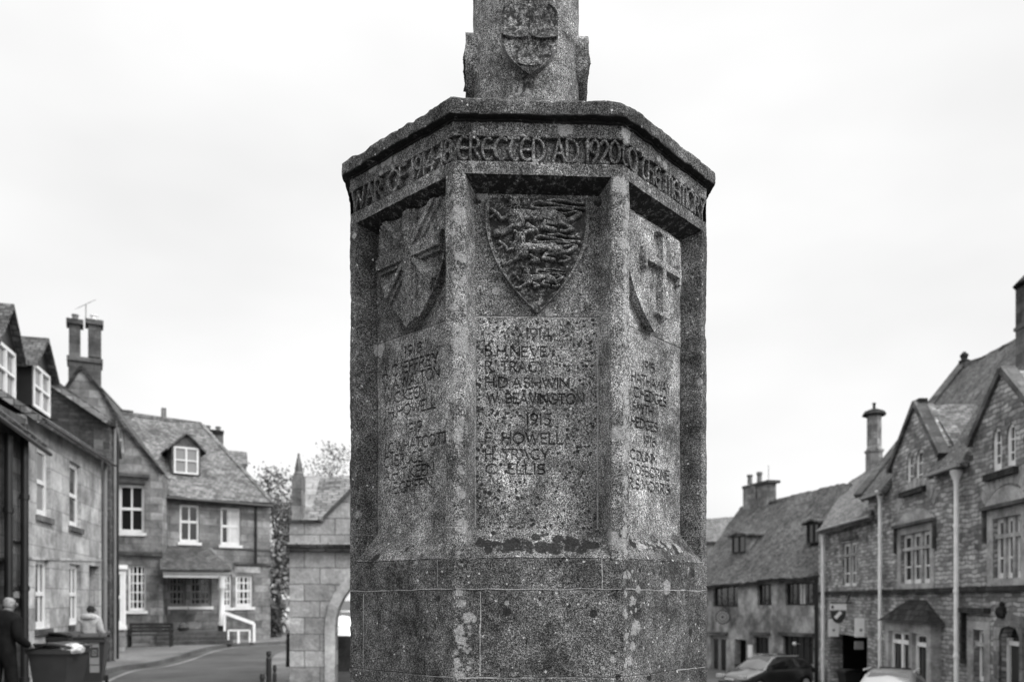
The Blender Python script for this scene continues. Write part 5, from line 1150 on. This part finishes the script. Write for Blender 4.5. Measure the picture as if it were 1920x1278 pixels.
# arched door
mb = MB(); 
for i in range(len(dh) - 1):
    if i in (0, 5): continue
for rr_, oo in ((.14, .05), (.28, .025)):
    n_ = len(dh); o1 = [(um + (a - um) * (1 + rr_ / (um - uD0)), b + (rr_ * 1.0 if b > zsd - .01 else 0)) for a, b in dh]
    for i in range(n_ - 1): mb.prism([FR.at(*dh[i], oo), FR.at(*dh[i + 1], oo), FR.at(*o1[i + 1], oo), FR.at(*o1[i], oo)], -FR.n * (oo + .02))
mb.build('door_surround', M['ashlar'], h.e)
zd = FR.uv(1893, 1210)[1]; mb = MB(); mb.prism([FR.at(a, b, -.2) for a, b in rect(uD0, uD1, G0, zd)], -FR.n * .06); dr = mb.build('door', M['sign_dk'], h.e)
mb = MB(); mb.prism([FR.at(a, b, -.14) for a, b in rect(uD0, uD1, zd, zd + .1)], -FR.n * .1); mb.prism([FR.at(a, b, -.14) for a, b in rect(uD0, uD0 + .09, G0, zt - .3)], -FR.n * .1); mb.build('door_frame', M['white'], dr)
mb = MB(); mb.prism([FR.at(a, b, -.34) for a, b in dh if b > G0 + .1][0:] , -FR.n * .02) if False else mb.prism([FR.at(a, b, -.24) for a, b in rect(uD0, uD1, zd, zt)], -FR.n * .02); mb.build('fanlight', M['glass'], dr)
mb = MB(); cz = FR.uv(1883, 1147); mb.lathe(FR.at(cz[0], cz[1] - .16, .06), [(0, 0), (.1, .04), (.14, .14), (.12, .26), (.05, .3), (.06, .36), (0, .42)], 10); mb.build('crest', M['slate_blk'], h.e)
# bay window with slate hood
bu0, bu1 = uR(1676), uR(1765); bz1 = FR.uv(1720, 1166)[1]; BO = .28
be = h.e
mb = MB(); q = [FR.at(bu0 - .3, bz1, 0.02), FR.at(bu0 - .25, bz1, BO + .15), FR.at(bu1 + .25, bz1, BO + .15), FR.at(bu1 + .3, bz1, .02)]; zt2 = FR.uv(1718, 1124)[1]; tA, tB = FR.at(uR(1703), zt2, .02), FR.at(uR(1738), zt2, .02)
mb.face([q[1], q[2], tB, tA]); mb.face([q[0], q[1], tA]); mb.face([q[2], q[3], tB]); mb.face([q[0], q[3], q[2], q[1]]); mb.face([tA, tB, q[3], q[0]]); bay = mb.build('bay_roof', M['slate_blk'], be)
mb = MB()
for a, b in ((bu0, bu0 + .3), (bu1 - .3, bu1), ((bu0 + bu1) / 2 - .12 + .3, (bu0 + bu1) / 2 + .12 + .3)): mb.prism([FR.at(x, y, BO) for x, y in rect(a, b, G0, bz1 - .3)], -FR.n * .3)
mb.prism([FR.at(x, y, BO) for x, y in rect(bu0, bu1, bz1 - .3, bz1 - .002)], -FR.n * (BO)); mb.prism([FR.at(x, y, BO) for x, y in rect(bu0 + .3, bu1 - .3, G0, G0 + .7)], -FR.n * .27)
for a in (bu0, bu1 - .12): mb.prism([FR.at(x, y, BO - .3) for x, y in rect(a, a + .12, G0, bz1 - .3)], -FR.n * .02)
bw_ = mb.build('bay_window', M['dress'], be)
zT = FR.uv(1720, 1205)[1]
fr = MB()
def fb(a, b, c_, d_, o_=0): fr.prism([FR.at(x, y, BO - .12 + o_) for x, y in rect(a, b, c_, d_)], -FR.n * .06)
mid = (bu0 + bu1) / 2 + .3
for a, b in ((bu0 + .3, bu0 + .3 + (mid - .12 - bu0 - .3) / 2), (bu0 + .3 + (mid - .12 - bu0 - .3) / 2, mid - .12), (mid + .12, bu1 - .3)):
    fb(a, a + .09, G0 + .7, bz1 - .3); fb(b - .06, b, G0 + .7, bz1 - .3); fb(a + .09, b - .06, zT - .06, zT + .06, .01); fb(a + .09, b - .06, bz1 - .38, bz1 - .3)
fr.build('window_frame', M['offwhite'], bw_)
mb = MB(); mb.prism([FR.at(x, y, BO - .2) for x, y in rect(bu0 + .3, bu1 - .3, G0 + .7, bz1 - .3)], -FR.n * .02); mb.build('pane', M['glass'], bw_)
# wall signs on the wing
def board(name, x0, y0, x1, y1, off, mat, label, cat, th=.05, extra=None, rotp=None):
    e = empty(name, FR.P((x0 + x1) / 2, y1, off), label, cat); mb = MB(); a = FR.uv(x0, y0, off); b = FR.uv(x1, y1, off); um_ = (a[0] + b[0]) / 2
    # boards hang out from the wall, facing down the street
    c = FR.at(um_, min(a[1], b[1]), off); w2 = (x1 - x0) / FPX * c.y / 2; hh = (y1 - y0) / FPX * c.y; X = Vector((1, -.12, 0)).normalized(); Y = Vector((-.12, -1, 0)).normalized()
    z = Vector((0, 0, 1)); mb.prism([c - X * w2, c + X * w2, c + X * w2 + z * hh, c - X * w2 + z * hh], -Y * th); mb.build('board', M[mat], e)
    if extra: extra(e, c, X, Y, w2, hh)
    return e
def strokes_on(e, c, X, Y, st, wd, mat='sign_dk', name='lettering'):
    m_ = MB()
    for s_ in st:
        for (a, b), (c2, d2) in zip(s_, s_[1:]):
            m_.bar(c + X * a + Vector((0, 0, b)) + Y * .006, c + X * c2 + Vector((0, 0, d2)) + Y * .006, wd, .006, Y.cross(Vector((c2 - a, 0, d2 - b))) if False else X.cross(Vector((0, 0, 1))))
    return m_.build(name, M[mat], e)
def ex1(e, c, X, Y, w2, hh):
    mb = MB(); n_ = 10; top = 0; P_ = [c - X * w2 * .95 - Vector((0, 0, .04)), c + X * w2 * .95 - Vector((0, 0, .04))] + [c + X * (w2 * .95 * math.cos(R(a))) - Vector((0, 0, .06 + hh * 1.9 * math.sin(R(a)))) for a in range(10, 180, 20)]
    mb.prism(P_, -Y * .05); mb.build('shield', M['sign_dk'], e)
    mb = MB(); mb.bar(c + X * (-w2 * .4) - Vector((0, 0, hh * 1.3)) + Y * .01, c + X * (w2 * .3) - Vector((0, 0, .08)) + Y * .01, .12, .02, Y); mb.build('diagonal_band', M['sign'], e)
    mb = MB(); mb.bar(c + X * (-w2 * .75) + Vector((0, 0, hh * .2)) + Y * .012, c + X * (-w2 * .75) + Vector((0, 0, hh * .65)) + Y * .012, .08, .012, Y); mb.build('mark', M['sign_dk'], e)
    mb = MB(); mb.bar(c + X * w2 + Vector((0, 0, hh)), c + X * (w2 + .12) + Vector((0, 0, hh + .35)), .05, .05, Y); mb.bar(c - X * w2 + Vector((0, 0, hh + .02)), c + X * (w2 + .2) + Vector((0, 0, hh + .02)), .04, .04, Y); mb.build('bracket', M['black'], e)
board('shield_sign', 1558, 1131, 1587, 1143, .55, 'sign', 'hanging sign with white top and dark shield crossed by a pale diagonal band', 'hanging sign', extra=ex1)
def ex2(e, c, X, Y, w2, hh):
    mb = disc(c + Vector((0, 0, hh * .38)) + Y * .002, Y, w2 * .28, .008, 12); mb.build('emblem', M['sign_mid'], e)
board('wall_sign', 1554, 1162, 1573, 1194, .5, 'sign', 'white sign board below the shield sign, left of the dark carriage arch', 'sign', extra=ex2)
board('wall_sign', 1604, 1160, 1625, 1195, .12, 'sign', 'white sign board at the right top corner of the dark carriage arch', 'sign', extra=ex2)
board('wall_sign', 1603, 1203, 1619, 1218, .1, 'sign_mid', 'small grey notice below the right white sign board in the carriage arch', 'notice')
# pale far house between memorial and cottage
FF = Fac(1300, 62, 1400, 60)
h = House('distant_house', FF, 'distant pale stone slate roofed house beyond the cottage', 'house', (14, 62, G0))
h.wall([(1290, 1200), (1290, 1012), (1400, 1012), (1400, 1200)], 'dress', .4)
roof_grid([FF.P(1285, 1014, .4), FF.P(1404, 1014, .4), FF.P(1400, 968, -4), FF.P(1290, 972, -4)], .2, 'roof', 'slate', h.e, 20, 8, .05, 41)
# ------------------------------------------------------------------ trees
def tree(loc, H, cw, cr, ntuft, leaf, label, mat='leaf', trunk=.18, seed=1, dens=40, zlow=.25, name='tree'):
    rnd = random.Random(seed); e = empty(name, loc, label, 'tree'); L0 = Vector(loc); mb = MB(); br = []
    top = L0 + Vector((rnd.uniform(-.3, .3), 0, H * .55)); mb.tube(L0, top, trunk, trunk * .5, 8)
    for i in range(9):
        a = rnd.uniform(0, 6.28); s = L0.lerp(top, rnd.uniform(.4, 1)); q = s + Vector((math.cos(a) * cw * rnd.uniform(.4, .9), math.sin(a) * cw * rnd.uniform(.4, .9), H * rnd.uniform(.1, .4))); mb.tube(s, q, trunk * .35, trunk * .08, 5); br.append(q)
        for j in range(3):
            a2 = rnd.uniform(0, 6.28); q2 = q + Vector((math.cos(a2) * cw * .3, math.sin(a2) * cw * .3, H * rnd.uniform(0, .12))); mb.tube(s.lerp(q, .6), q2, trunk * .15, .01, 4); br.append(q2)
    mb.build('trunk', M['bark'], e)
    lf = MB()
    for i in range(ntuft):
        a = rnd.uniform(0, 6.28); rr_ = math.sqrt(rnd.random()); zz_ = rnd.uniform(zlow, 1.0); wd = math.sin(math.pi * min(1, max(.08, (1.02 - zz_) / (1.02 - zlow) * .8 + .12))) ** .6
        c = L0 + Vector((math.cos(a) * cw * rr_ * wd, math.sin(a) * cw * rr_ * wd, H * zz_)) if i > len(br) else br[i % len(br)]
        for k in range(int(dens * 1.8)):
            p = c + Vector((rnd.gauss(0, cr), rnd.gauss(0, cr), rnd.gauss(0, cr * .7))); s = leaf * rnd.uniform(.35, .9)
            x = Vector((rnd.uniform(-1, 1), rnd.uniform(-1, 1), rnd.uniform(-1, 1))).normalized(); y = x.orthogonal().normalized()
            lf.face([p - x * s, p + y * s * .5, p + x * s, p - y * s * .5], [(0, 0), (1, 0), (1, 1), (0, 1)])
    lf.build('crown', M[mat], e); return e
tree((pt(524, 1200, 43).x, 43, 0), 8.2, 2.0, .45, 60, .13, 'dark dense tree in the gap between the porch house and the market hall', seed=4, dens=60, zlow=.05)
tree((pt(500, 1200, 50).x, 50, 0), 6.6, 2.6, .5, 50, .14, 'dark tree behind the right end of the porch house roof', 'leaf', seed=8, dens=55)
tree((pt(548, 1200, 47).x, 47, 0), 8.2, .7, .35, 16, .12, 'loose leafed slender tree just left of the market hall pinnacle', 'leaf2', seed=12, dens=45)
tree((pt(612, 1200, 38).x, 38, 0), 8.7, 2.3, .3, 90, .11, 'thin autumn tree showing above the market hall roof', 'leaf2', seed=15, dens=24, zlow=.45)
# pale shrub in front of the dark tree
def shrub(loc, r, hh, n, mat, label, name='shrub', seed=3, leaf=.09):
    rnd = random.Random(seed); e = empty(name, loc, label, 'shrub'); mb = MB(); L0 = Vector(loc)
    for i in range(n):
        a = rnd.uniform(0, 6.28); q = r * math.sqrt(rnd.random()); p = L0 + Vector((q * math.cos(a), q * math.sin(a), hh * rnd.random())); x = Vector((rnd.uniform(-1, 1), rnd.uniform(-1, 1), rnd.uniform(-1, 1))).normalized(); y = x.orthogonal(); s = leaf * rnd.uniform(.6, 1.3)
        mb.face([p - x * s, p + y * s * .6, p + x * s, p - y * s * .6], [(0, 0), (1, 0), (1, 1), (0, 1)])
    mb.build('foliage', M[mat], e); mb = MB()
    for i in range(5): a = rnd.uniform(0, 6.28); mb.tube(L0, L0 + Vector((math.cos(a) * r * .5, math.sin(a) * r * .5, hh * .8)), .03, .01, 5)
    mb.build('stem', M['bark'], e); return e
shrub((pt(520, 1200, 38).x, 38, 0), .8, 4.6, 260, 'leaf_pale', 'pale leaved climbing shrub in front of the dark tree left of the market hall', leaf=.12)
shrub((pt(511, 1200, 36.5).x, 36.5, .1), .45, 1.5, 900, 'leaf', 'dark clipped shrub at the right foot of the porch house', seed=6)
shrub((FR.at(uR(1826), G0, .5).x, FR.at(uR(1826), G0, .5).y, G0), .55, 1.1, 1400, 'leaf', 'low dark bushy plant at the foot of the right white downpipe', seed=9)
# ------------------------------------------------------------------ bins
def make_bin(label):
    e = empty('wheelie_bin', (0, 0, 0), label, 'wheelie bin', 'wheelie bins on the left pavement'); 
    mb = MB(); w0, d0, w1, d1 = .40, .46, .56, .68; z0, z1 = .1, .98
    lo = [Vector((x * w0 / 2, y * d0 / 2 + .02, z0)) for x, y in ((-1, -1), (1, -1), (1, 1), (-1, 1))]; hi = [Vector((x * w1 / 2, y * d1 / 2, z1)) for x, y in ((-1, -1), (1, -1), (1, 1), (-1, 1))]
    for k in range(4): j = (k + 1) % 4; mb.face([lo[k], lo[j], hi[j], hi[k]])
    mb.face(lo[::-1]); mb.box((0, 0, .9), w1 + .05, d1 + .05, .06); b = mb.build('body', M['bin'], e)
    mb = MB(); n_ = 8
    for i in range(n_):
        y0, y1 = -.37 + .76 * i / n_, -.37 + .76 * (i + 1) / n_; h0, h1 = .985 + .055 * math.sin(math.pi * i / n_), .985 + .055 * math.sin(math.pi * (i + 1) / n_)
        mb.prism([Vector((-.3, y0, h0)), Vector((.3, y0, h0)), Vector((.3, y1, h1)), Vector((-.3, y1, h1))], Vector((0, 0, .03)))
    for x in (-.18, .18): mb.bar((x, -.3, 1.02), (x, .3, 1.03), .04, .06)
    mb.build('lid', M['bin'], e)
    mb = MB(); mb.bar((-.24, .4, .96), (.24, .4, .96), .03, .03); mb.bar((-.24, .3, .96), (-.24, .4, .96), .03, .03); mb.bar((.24, .3, .96), (.24, .4, .96), .03, .03); mb.build('handle', M['bin'], e)
    for x in (-.24, .24): mb = MB(); mb.tube((x - .025, .26, .1), (x + .025, .26, .1), .1, n=18); mb.build('wheel', M['tyre'], e)
    return e
def dup(root, loc, rz, label):
    r = root.copy(); COL.objects.link(r); r.location = loc; r.rotation_euler = (0, 0, rz); r['label'] = label
    for ch in list(root.children): c = ch.copy(); COL.objects.link(c); c.parent = r
    return r
b0 = make_bin('nearest dark wheelie bin, at the front left of the group of bins'); rb = R(72)
p = pt(111, 1300, 12.9); b0.location = (p.x, 12.9, .12); b0.rotation_euler = (0, 0, R(86))
pa = pt(110, 1300, 16.7); dup(b0, (pa.x, 16.9, .12), R(78), 'dark wheelie bin standing half hidden behind the nearest bin')
pb = pt(172, 1300, 16.2); b2 = dup(b0, (pb.x, 16.2, .12), R(20), 'dark wheelie bin with pale stickers on its front')
mb = MB(); r20 = Matrix.Rotation(R(20), 4, 'Z')
def stick(x0, x1, z0, z1, mat, dy=0):
    t0 = lambda z: -(.46 / 2 - .02 + (.68 / 2 - .23 + .02) * (z - .1) / .88) - .004 - dy
    m_ = MB(); m_.prism([Vector((x0, t0(z0), z0)), Vector((x1, t0(z0), z0)), Vector((x1, t0(z1), z1)), Vector((x0, t0(z1), z1))], Vector((0, -.003, 0))); o = m_.build('sticker', M[mat], None); o.parent = b2; return o
stick(0, .17, .46, .9, 'sign_mid'); stick(.01, .16, .6, .8, 'sign_dk', .004); stick(.0, .17, .3, .44, 'sign_mid')
for k in range(3): stick(.04, .13, .64 + .045 * k, .66 + .045 * k, 'sign_mid', .008)
def bag(name, c, rx, ry, rz_, mat, label, seed=1):
    bm = bmesh.new(); bmesh.ops.create_icosphere(bm, subdivisions=4, radius=1); P = np.array([v.co[:] for v in bm.verts]); nz = fbm(P * .5 + seed, 3.1, 4, seed) * .22 + np.abs(fbm(P * .5 + seed, 6, 2, seed + 3)) * .12
    for v, n_, in zip(bm.verts, nz):
        q = v.co * (1 + n_); t_ = max(0, q.z - .7) * 1.2; v.co = Vector((q.x * rx * (1 - t_ * .6), q.y * ry * (1 - t_ * .6), max(q.z, -.62) * rz_ + .62 * rz_))
    me = bpy.data.meshes.new(name); bm.to_mesh(me); bm.free(); o = link(name, me, M[mat], None, True); o.location = c; return tag(o, label, 'rubbish bag')
bag('rubbish_bag', (p.x + .3, 12.75, .12 + .9), .17, .14, .1, 'bag', 'small pale bag hanging from under the lid of the nearest bin', 5)
# bin in the carriage arch
p = FR.P(1592, 1290, -.3); bb_ = dup(b0, (p.x, p.y, G0), R(-80), 'dark wheelie bin inside the carriage arch'); bb_['group'] = ''; del bb_['group']
# ------------------------------------------------------------------ bollards
def bollard(px, py, d, hh, r, label):
    p = pt(px, py, d); z0 = p.z - hh; e = empty('bollard', (p.x, p.y, z0), label, 'bollard', 'dark posts along the market hall kerb')
    mb = MB(); mb.lathe((p.x, p.y, z0), [(r * 1.2, 0), (r * 1.2, .1), (r, .13), (r, hh - .12), (r * .75, hh - .1), (r * .75, hh - .07), (r, hh - .05), (r * .8, hh), (0, hh + .01)], 14); mb.build('post', M['black'], e)
bollard(504, 1220, 13.7, .9, .045, 'taller slim dark bollard, middle of the three near posts left of the market hall'); bollard(515, 1246, 11, .9, .028, 'thin dark post right of the taller bollard'); bollard(492, 1262, 9.8, .85, .035, 'lowest dark post left of the taller bollard'); bollard(540, 1187, 17.5, .72, .04, 'far dark bollard against the left edge of the market hall')
# ------------------------------------------------------------------ cars
def car(name, loc, rz, paint_, label, L_=4.1, W=1.75, H=1.46):
    e = empty(name, loc, label, 'car', None, rz); e.rotation_euler = (0, 0, rz)
    n_ = 28; body = []
    xs_ = np.linspace(-L_ / 2, L_ / 2, n_)
    def top(x):
        t_ = (x + L_ / 2) / L_
        return np.interp(t_, [0, .03, .1, .27, .34, .9, .97, 1], [.52, .66, .76, .93, .97, .98, .9, .6])
    def hw(x):
        t_ = abs(x) / (L_ / 2); return W / 2 * (1 - .28 * t_ ** 6) * (1 - .03 * t_)
    mb = MB(); rings = []
    for x in xs_:
        w2 = hw(x); zt = top(x); zb = .24 + .1 * (abs(x) / (L_ / 2)) ** 6
        prof = [(-w2 * .9, zb), (-w2 * .985, zb + .12), (-w2, (zb + zt) / 2), (-w2 * .97, zt - .12), (-w2 * .88, zt - .02), (-w2 * .5, zt + .02), (0, zt + .03)]; prof += [(-a, b) for a, b in prof[-2::-1]]
        rings.append([Vector((x, a, b)) for a, b in prof])
    for r0, r1 in zip(rings, rings[1:]):
        for k in range(len(r0) - 1): mb.face([r0[k], r0[k + 1], r1[k + 1], r1[k]])
        mb.face([r0[-1], r0[0], r1[0], r1[-1]])
    mb.face(rings[0][::-1]); mb.face(rings[-1]); bd = mb.build('body', M[paint_], e, True)
    # greenhouse
    cx = [-.95, -.7, -.25, .3, 1.0, 1.55, 1.86]; cz = [.95, 1.15, 1.4, 1.46, 1.42, 1.28, .97]; cx = [c * L_ / 4.1 for c in cx]; cz = [c * H / 1.46 if c > 1 else c for c in cz]
    gr = []
    for x, z in zip(cx, cz):
        wt = W / 2 * (.9 - .24 * (z - .95) / .5); gr.append([Vector((x, -W / 2 * .9, .93)), Vector((x, -wt, z - .05)), Vector((x, -wt * .8, z)), Vector((x, 0, z + .02)), Vector((x, wt * .8, z)), Vector((x, wt, z - .05)), Vector((x, W / 2 * .9, .93))])
    mb = MB()
    for r0, r1 in zip(gr, gr[1:]):
        for k in range(6): mb.face([r0[k], r0[k + 1], r1[k + 1], r1[k]])
    mb.build('cabin', M[paint_], e, True)
    def quad(nm, P, mat='carglass', off=.012):
        m_ = MB(); n = (P[1] - P[0]).cross(P[2] - P[0]).normalized(); c = sum(P, Vector()) / len(P)
        if n.dot(c - Vector((.3, 0, .9))) < 0: n = -n
        m_.prism([q + n * off for q in P], n * .004); return m_.build(nm, M[mat], e)
    lerp = lambda a, b, t_: a.lerp(b, t_)
    quad('windscreen', [lerp(gr[0][1], gr[0][5], .06), lerp(gr[0][1], gr[0][5], .94), lerp(gr[2][2], gr[2][4], .98), lerp(gr[2][2], gr[2][4], .02)], off=.035); quad('rear_window', [lerp(gr[6][1], gr[6][5], .1), lerp(gr[6][1], gr[6][5], .9), lerp(gr[4][2], gr[4][4], .95), lerp(gr[4][2], gr[4][4], .05)], off=.05)
    for s_ in (0, 6):
        q = 1 if s_ == 0 else 5
        for (i0, t0), (i1, t1) in (((1, .1), (3, .55)), ((3, .65), (4, .95)), ((5, 0.0), (5, .6))):
            a0 = lerp(gr[i0][s_], gr[min(i0 + 1, 6)][s_], t0); a1 = lerp(gr[i1][s_], gr[min(i1 + 1, 6)][s_], t1); c0 = lerp(gr[i0][q], gr[min(i0 + 1, 6)][q], t0); c1 = lerp(gr[i1][q], gr[min(i1 + 1, 6)][q], t1)
            quad('side_window', [lerp(a0, c0, .12), lerp(a1, c1, .12), lerp(a1, c1, .88), lerp(a0, c0, .88 if i0 > 1 else .75)], off=.02)
    for x in (-L_ * .31, L_ * .31):
        for s_ in (-1, 1):
            wn = MB(); wn.tube((x, s_ * (W / 2 - .2), .32), (x, s_ * (W / 2 + .01), .32), .32, n=24); wo = wn.build('wheel', M['tyre'], e); wn = MB(); wn.tube((x, s_ * (W / 2 + .012), .32), (x, s_ * (W / 2 + .02), .32), .2, n=16); wn.build('rim', M['chrome'], wo)
    for s_ in (-1, 1):
        m_ = MB(); m_.box((-L_ / 2 + .12, s_ * W * .34, .6), .2, .34, .14); m_.build('headlight', M['chrome'], e); m_ = MB(); m_.box((L_ / 2 - .06, s_ * W * .36, .72), .12, .24, .18); m_.build('tail_light', M['sign_dk'], e); m_ = MB(); m_.box((-.72, s_ * (W / 2 + .06), .93), .12, .2, .13); m_.build('mirror', M[paint_], e)
        m_ = MB(); m_.bar((-.2, s_ * W * .33, H - .0), (1.15, s_ * W * .33, H - .03), .04, .04); m_.build('roof_rail', M['chrome'], e)
    m_ = MB(); m_.box((-L_ / 2 + .02, 0, .48), .03, .5, .11); m_.build('number_plate', M['sign'], e)
    return e
p = pt(1438, 1278, 33); car('parked_car', (p.x, 33, G0), R(28), 'car_dark', 'dark hatchback parked in front of the low cottage, nearest the memorial')
p = pt(1372, 1278, 30.5); car('parked_car', (p.x, 30.2, G0 - .08), R(80), 'car_silver', 'silver car seen end-on in front of the cottage shop window', H=1.42) if False else None
p = pt(1668, 1278, 21.0); car('parked_car', (p.x, 21.0, gz(p.x, 21) ), R(58), 'car_silver', 'silver car whose roof shows in front of the carriage arch', 4.3, 1.8, 1.62)
p = pt(1752, 1278, 16.5); car('parked_car', (p.x, 16.5, gz(p.x, 16.5) - .22), R(66), 'car_grey', 'grey car in front of the bay window, its roof lower than the silver one', 4.2, 1.75, 1.42)
p = pt(652, 1180, 27); car('parked_car', (p.x, 27, 0), R(80), 'car_white', 'white car seen through the arch of the market hall')
p = pt(528, 1180, 42); car('parked_car', (p.x, 42, 0), R(75), 'car_white', 'distant pale car in the gap left of the market hall') 
# ------------------------------------------------------------------ the person at the left edge
def skin_body(name, verts, edges, radii, mat, parent, loc, root=0, sub=2):
    me = bpy.data.meshes.new(name); me.from_pydata(verts, edges, []); o = bpy.data.objects.new(name, me); TMP = bpy.data.scenes.new('skin_work'); TMP.collection.objects.link(o)
    m1 = o.modifiers.new('skin', 'SKIN'); m1.use_smooth_shade = True; sk = me.skin_vertices[0] if me.skin_vertices else None
    if sk is None:
        bm = bmesh.new(); bm.from_mesh(me); bm.verts.layers.skin.verify(); bm.to_mesh(me); bm.free(); sk = me.skin_vertices[0]
    for i, r in enumerate(radii):
        r = r if isinstance(r, tuple) else (r, r); sk.data[i].radius = r; sk.data[i].use_root = (i == root)
    m2 = o.modifiers.new('sub', 'SUBSURF'); m2.levels = sub; m2.render_levels = sub
    
    with bpy.context.temp_override(scene=TMP, view_layer=TMP.view_layers[0]):
        dg = bpy.context.evaluated_depsgraph_get(); dg.update(); m3 = bpy.data.meshes.new_from_object(o.evaluated_get(dg))
    o.modifiers.clear(); o.data = m3; TMP.collection.objects.unlink(o); bpy.data.scenes.remove(TMP); COL.objects.link(o); o.parent = parent; m3.name = name
    m3.materials.clear(); m3.materials.append(M[mat]); m3.polygons.foreach_set('use_smooth', [True] * len(m3.polygons)); return o
def hand_(): pass
V = [(0, 0, .95), (0, .0, 1.12), (0, .02, 1.3), (0, .03, 1.46), (0, .07, 1.55), (0, .12, 1.6), (0, .16, 1.67), (0, .15, 1.74),
     (-.1, 0, .88), (-.12, -.02, .5), (-.12, .02, .1), (-.12, .14, .04), (.1, 0, .88), (.13, .04, .5), (.13, .0, .1), (.14, .13, .04),
     (-.2, .02, 1.42), (-.27, .0, 1.15), (-.24, .16, .95), (-.22, .22, .9), (.2, .02, 1.42), (.27, -.02, 1.16), (.3, .2, 1.02), (.31, .27, 1.0)]
E_ = [(0, 1), (1, 2), (2, 3), (3, 4), (4, 5), (5, 6), (6, 7), (0, 8), (8, 9), (9, 10), (10, 11), (0, 12), (12, 13), (13, 14), (14, 15), (3, 16), (16, 17), (17, 18), (18, 19), (3, 20), (20, 21), (21, 22), (22, 23)]
RD = [(.15, .11), (.14, .1), (.17, .11), (.14, .09), (.075, .075), (.06, .065), (.078, .092), (.055, .065), .09, .065, .045, .04, .09, .065, .045, .04, .07, .052, .036, .03, .07, .052, .036, .03]
cv = [i for i in range(24) if i not in (5, 6, 7, 11, 15, 19, 23)]; mp_ = {o: n for n, o in enumerate(cv)}
def person(loc, rz, label, coat, hair, sc=1.0, hood=False):
    per = empty('person', loc, label, 'person'); per.rotation_euler = (0, 0, rz); S = lambda p: tuple(q * sc for q in p)
    skin_body('body', [S(v) for v in V], E_, [tuple(q * sc for q in (r if isinstance(r, tuple) else (r, r))) for r in RD], 'skin', per, None)
    skin_body('coat', [S(V[i]) if i != 4 else S((0, .07, 1.6)) for i in cv], [(mp_[a], mp_[b]) for a, b in E_ if a in mp_ and b in mp_], [tuple(q * (1.2 if i < 8 or i > 15 else 1.1) * sc + .014 for q in (RD[i] if isinstance(RD[i], tuple) else (RD[i], RD[i]))) for i in cv], coat, per, None)
    skin_body('hair', [S(v) for v in ((0, .1, 1.6), (0, .11, 1.66), (0, .13, 1.73), (0, .15, 1.78))], [(0, 1), (1, 2), (2, 3)], [(.066, .05), (.084, .08), (.09, .098), (.06, .075)], hair, per, None)
    for s_ in (-1, 1):
        m_ = MB(); m_.lathe(S((s_ * .098, .16, 1.64)), [(0, 0), (.014, .01), (.02, .035), (.014, .055), (0, .06)], 8); o = m_.build('ear', M['skin'], None); o.parent = per
        m_ = MB(); x = s_ * .13; m_.box((x, .1, .0), .1, .29, .05); m_.box((x, .04, .05), .095, .16, .06); o = m_.build('shoe', M['cloth'], None); o.parent = per
    if hood:
        skin_body('hood', [S(v) for v in ((-.17, .04, 1.44), (-.13, -.06, 1.5), (0, -.1, 1.53), (.13, -.06, 1.5), (.17, .04, 1.44))], [(0, 1), (1, 2), (2, 3), (3, 4)], [(.05, .05), (.065, .07), (.075, .08), (.065, .07), (.05, .05)], coat, per, None, 2)
    return per
pp = pt(6, 1200, 12.4); per = person((pp.x, 12.4, .12), R(-8), 'person with short white hair and dark coat, seen from behind, holding a flat case', 'cloth', 'hair')
pq = pt(163, 1200, 17.7); per2 = person((pq.x, 17.8, .12), R(10), 'dark haired person in a pale hooded coat standing behind the wheelie bins', 'coat_pale', 'hair_dk', .9, True)
def hand(par, base, dirv, side, name='hand'):
    b = Vector(base); d = Vector(dirv).normalized(); s_ = d.cross(Vector((0, 0, 1))).normalized(); u = s_.cross(d)
    V_ = [b, b + d * .05, b + d * .09]; E2 = [(0, 1), (1, 2)]; R_ = [(.02, .03), (.018, .038), (.016, .036)]
    for k, (o_, l_) in enumerate(((-.03, .065), (-.01, .075), (.01, .07), (.03, .055))):
        i = len(V_); V_ += [b + d * .095 + s_ * o_, b + d * (.095 + l_ * .5) + s_ * o_ - u * .012, b + d * (.095 + l_ * .8) + s_ * o_ - u * .04]; E2 += [(2, i), (i, i + 1), (i + 1, i + 2)]; R_ += [.009, .0085, .007]
    i = len(V_); V_ += [b + d * .04 + s_ * side * .045 - u * .01, b + d * .085 + s_ * side * .055 - u * .03]; E2 += [(1, i), (i, i + 1)]; R_ += [.011, .009]
    return skin_body(name, [tuple(v) for v in V_], E2, R_, 'skin', par, None, 0, 1)
for q_ in (per, per2): hand(q_, (-.22, .22, .9), (.1, .8, -.4), 1); hand(q_, (.31, .27, 1.0), (-.1, .9, 0), -1)
m_ = MB(); bx = Vector((pp.x + .36, 12.68, 1.115)); m_.prism([bx + Vector((-.1, -.1, 0)), bx + Vector((.13, -.07, .02)), bx + Vector((.13, .14, .02)), bx + Vector((-.1, .14, 0))], Vector((0, 0, .035)))
tag(m_.build('flat_case', M['cloth'], loc=bx), 'dark flat case held out by the person at the left edge', 'case')
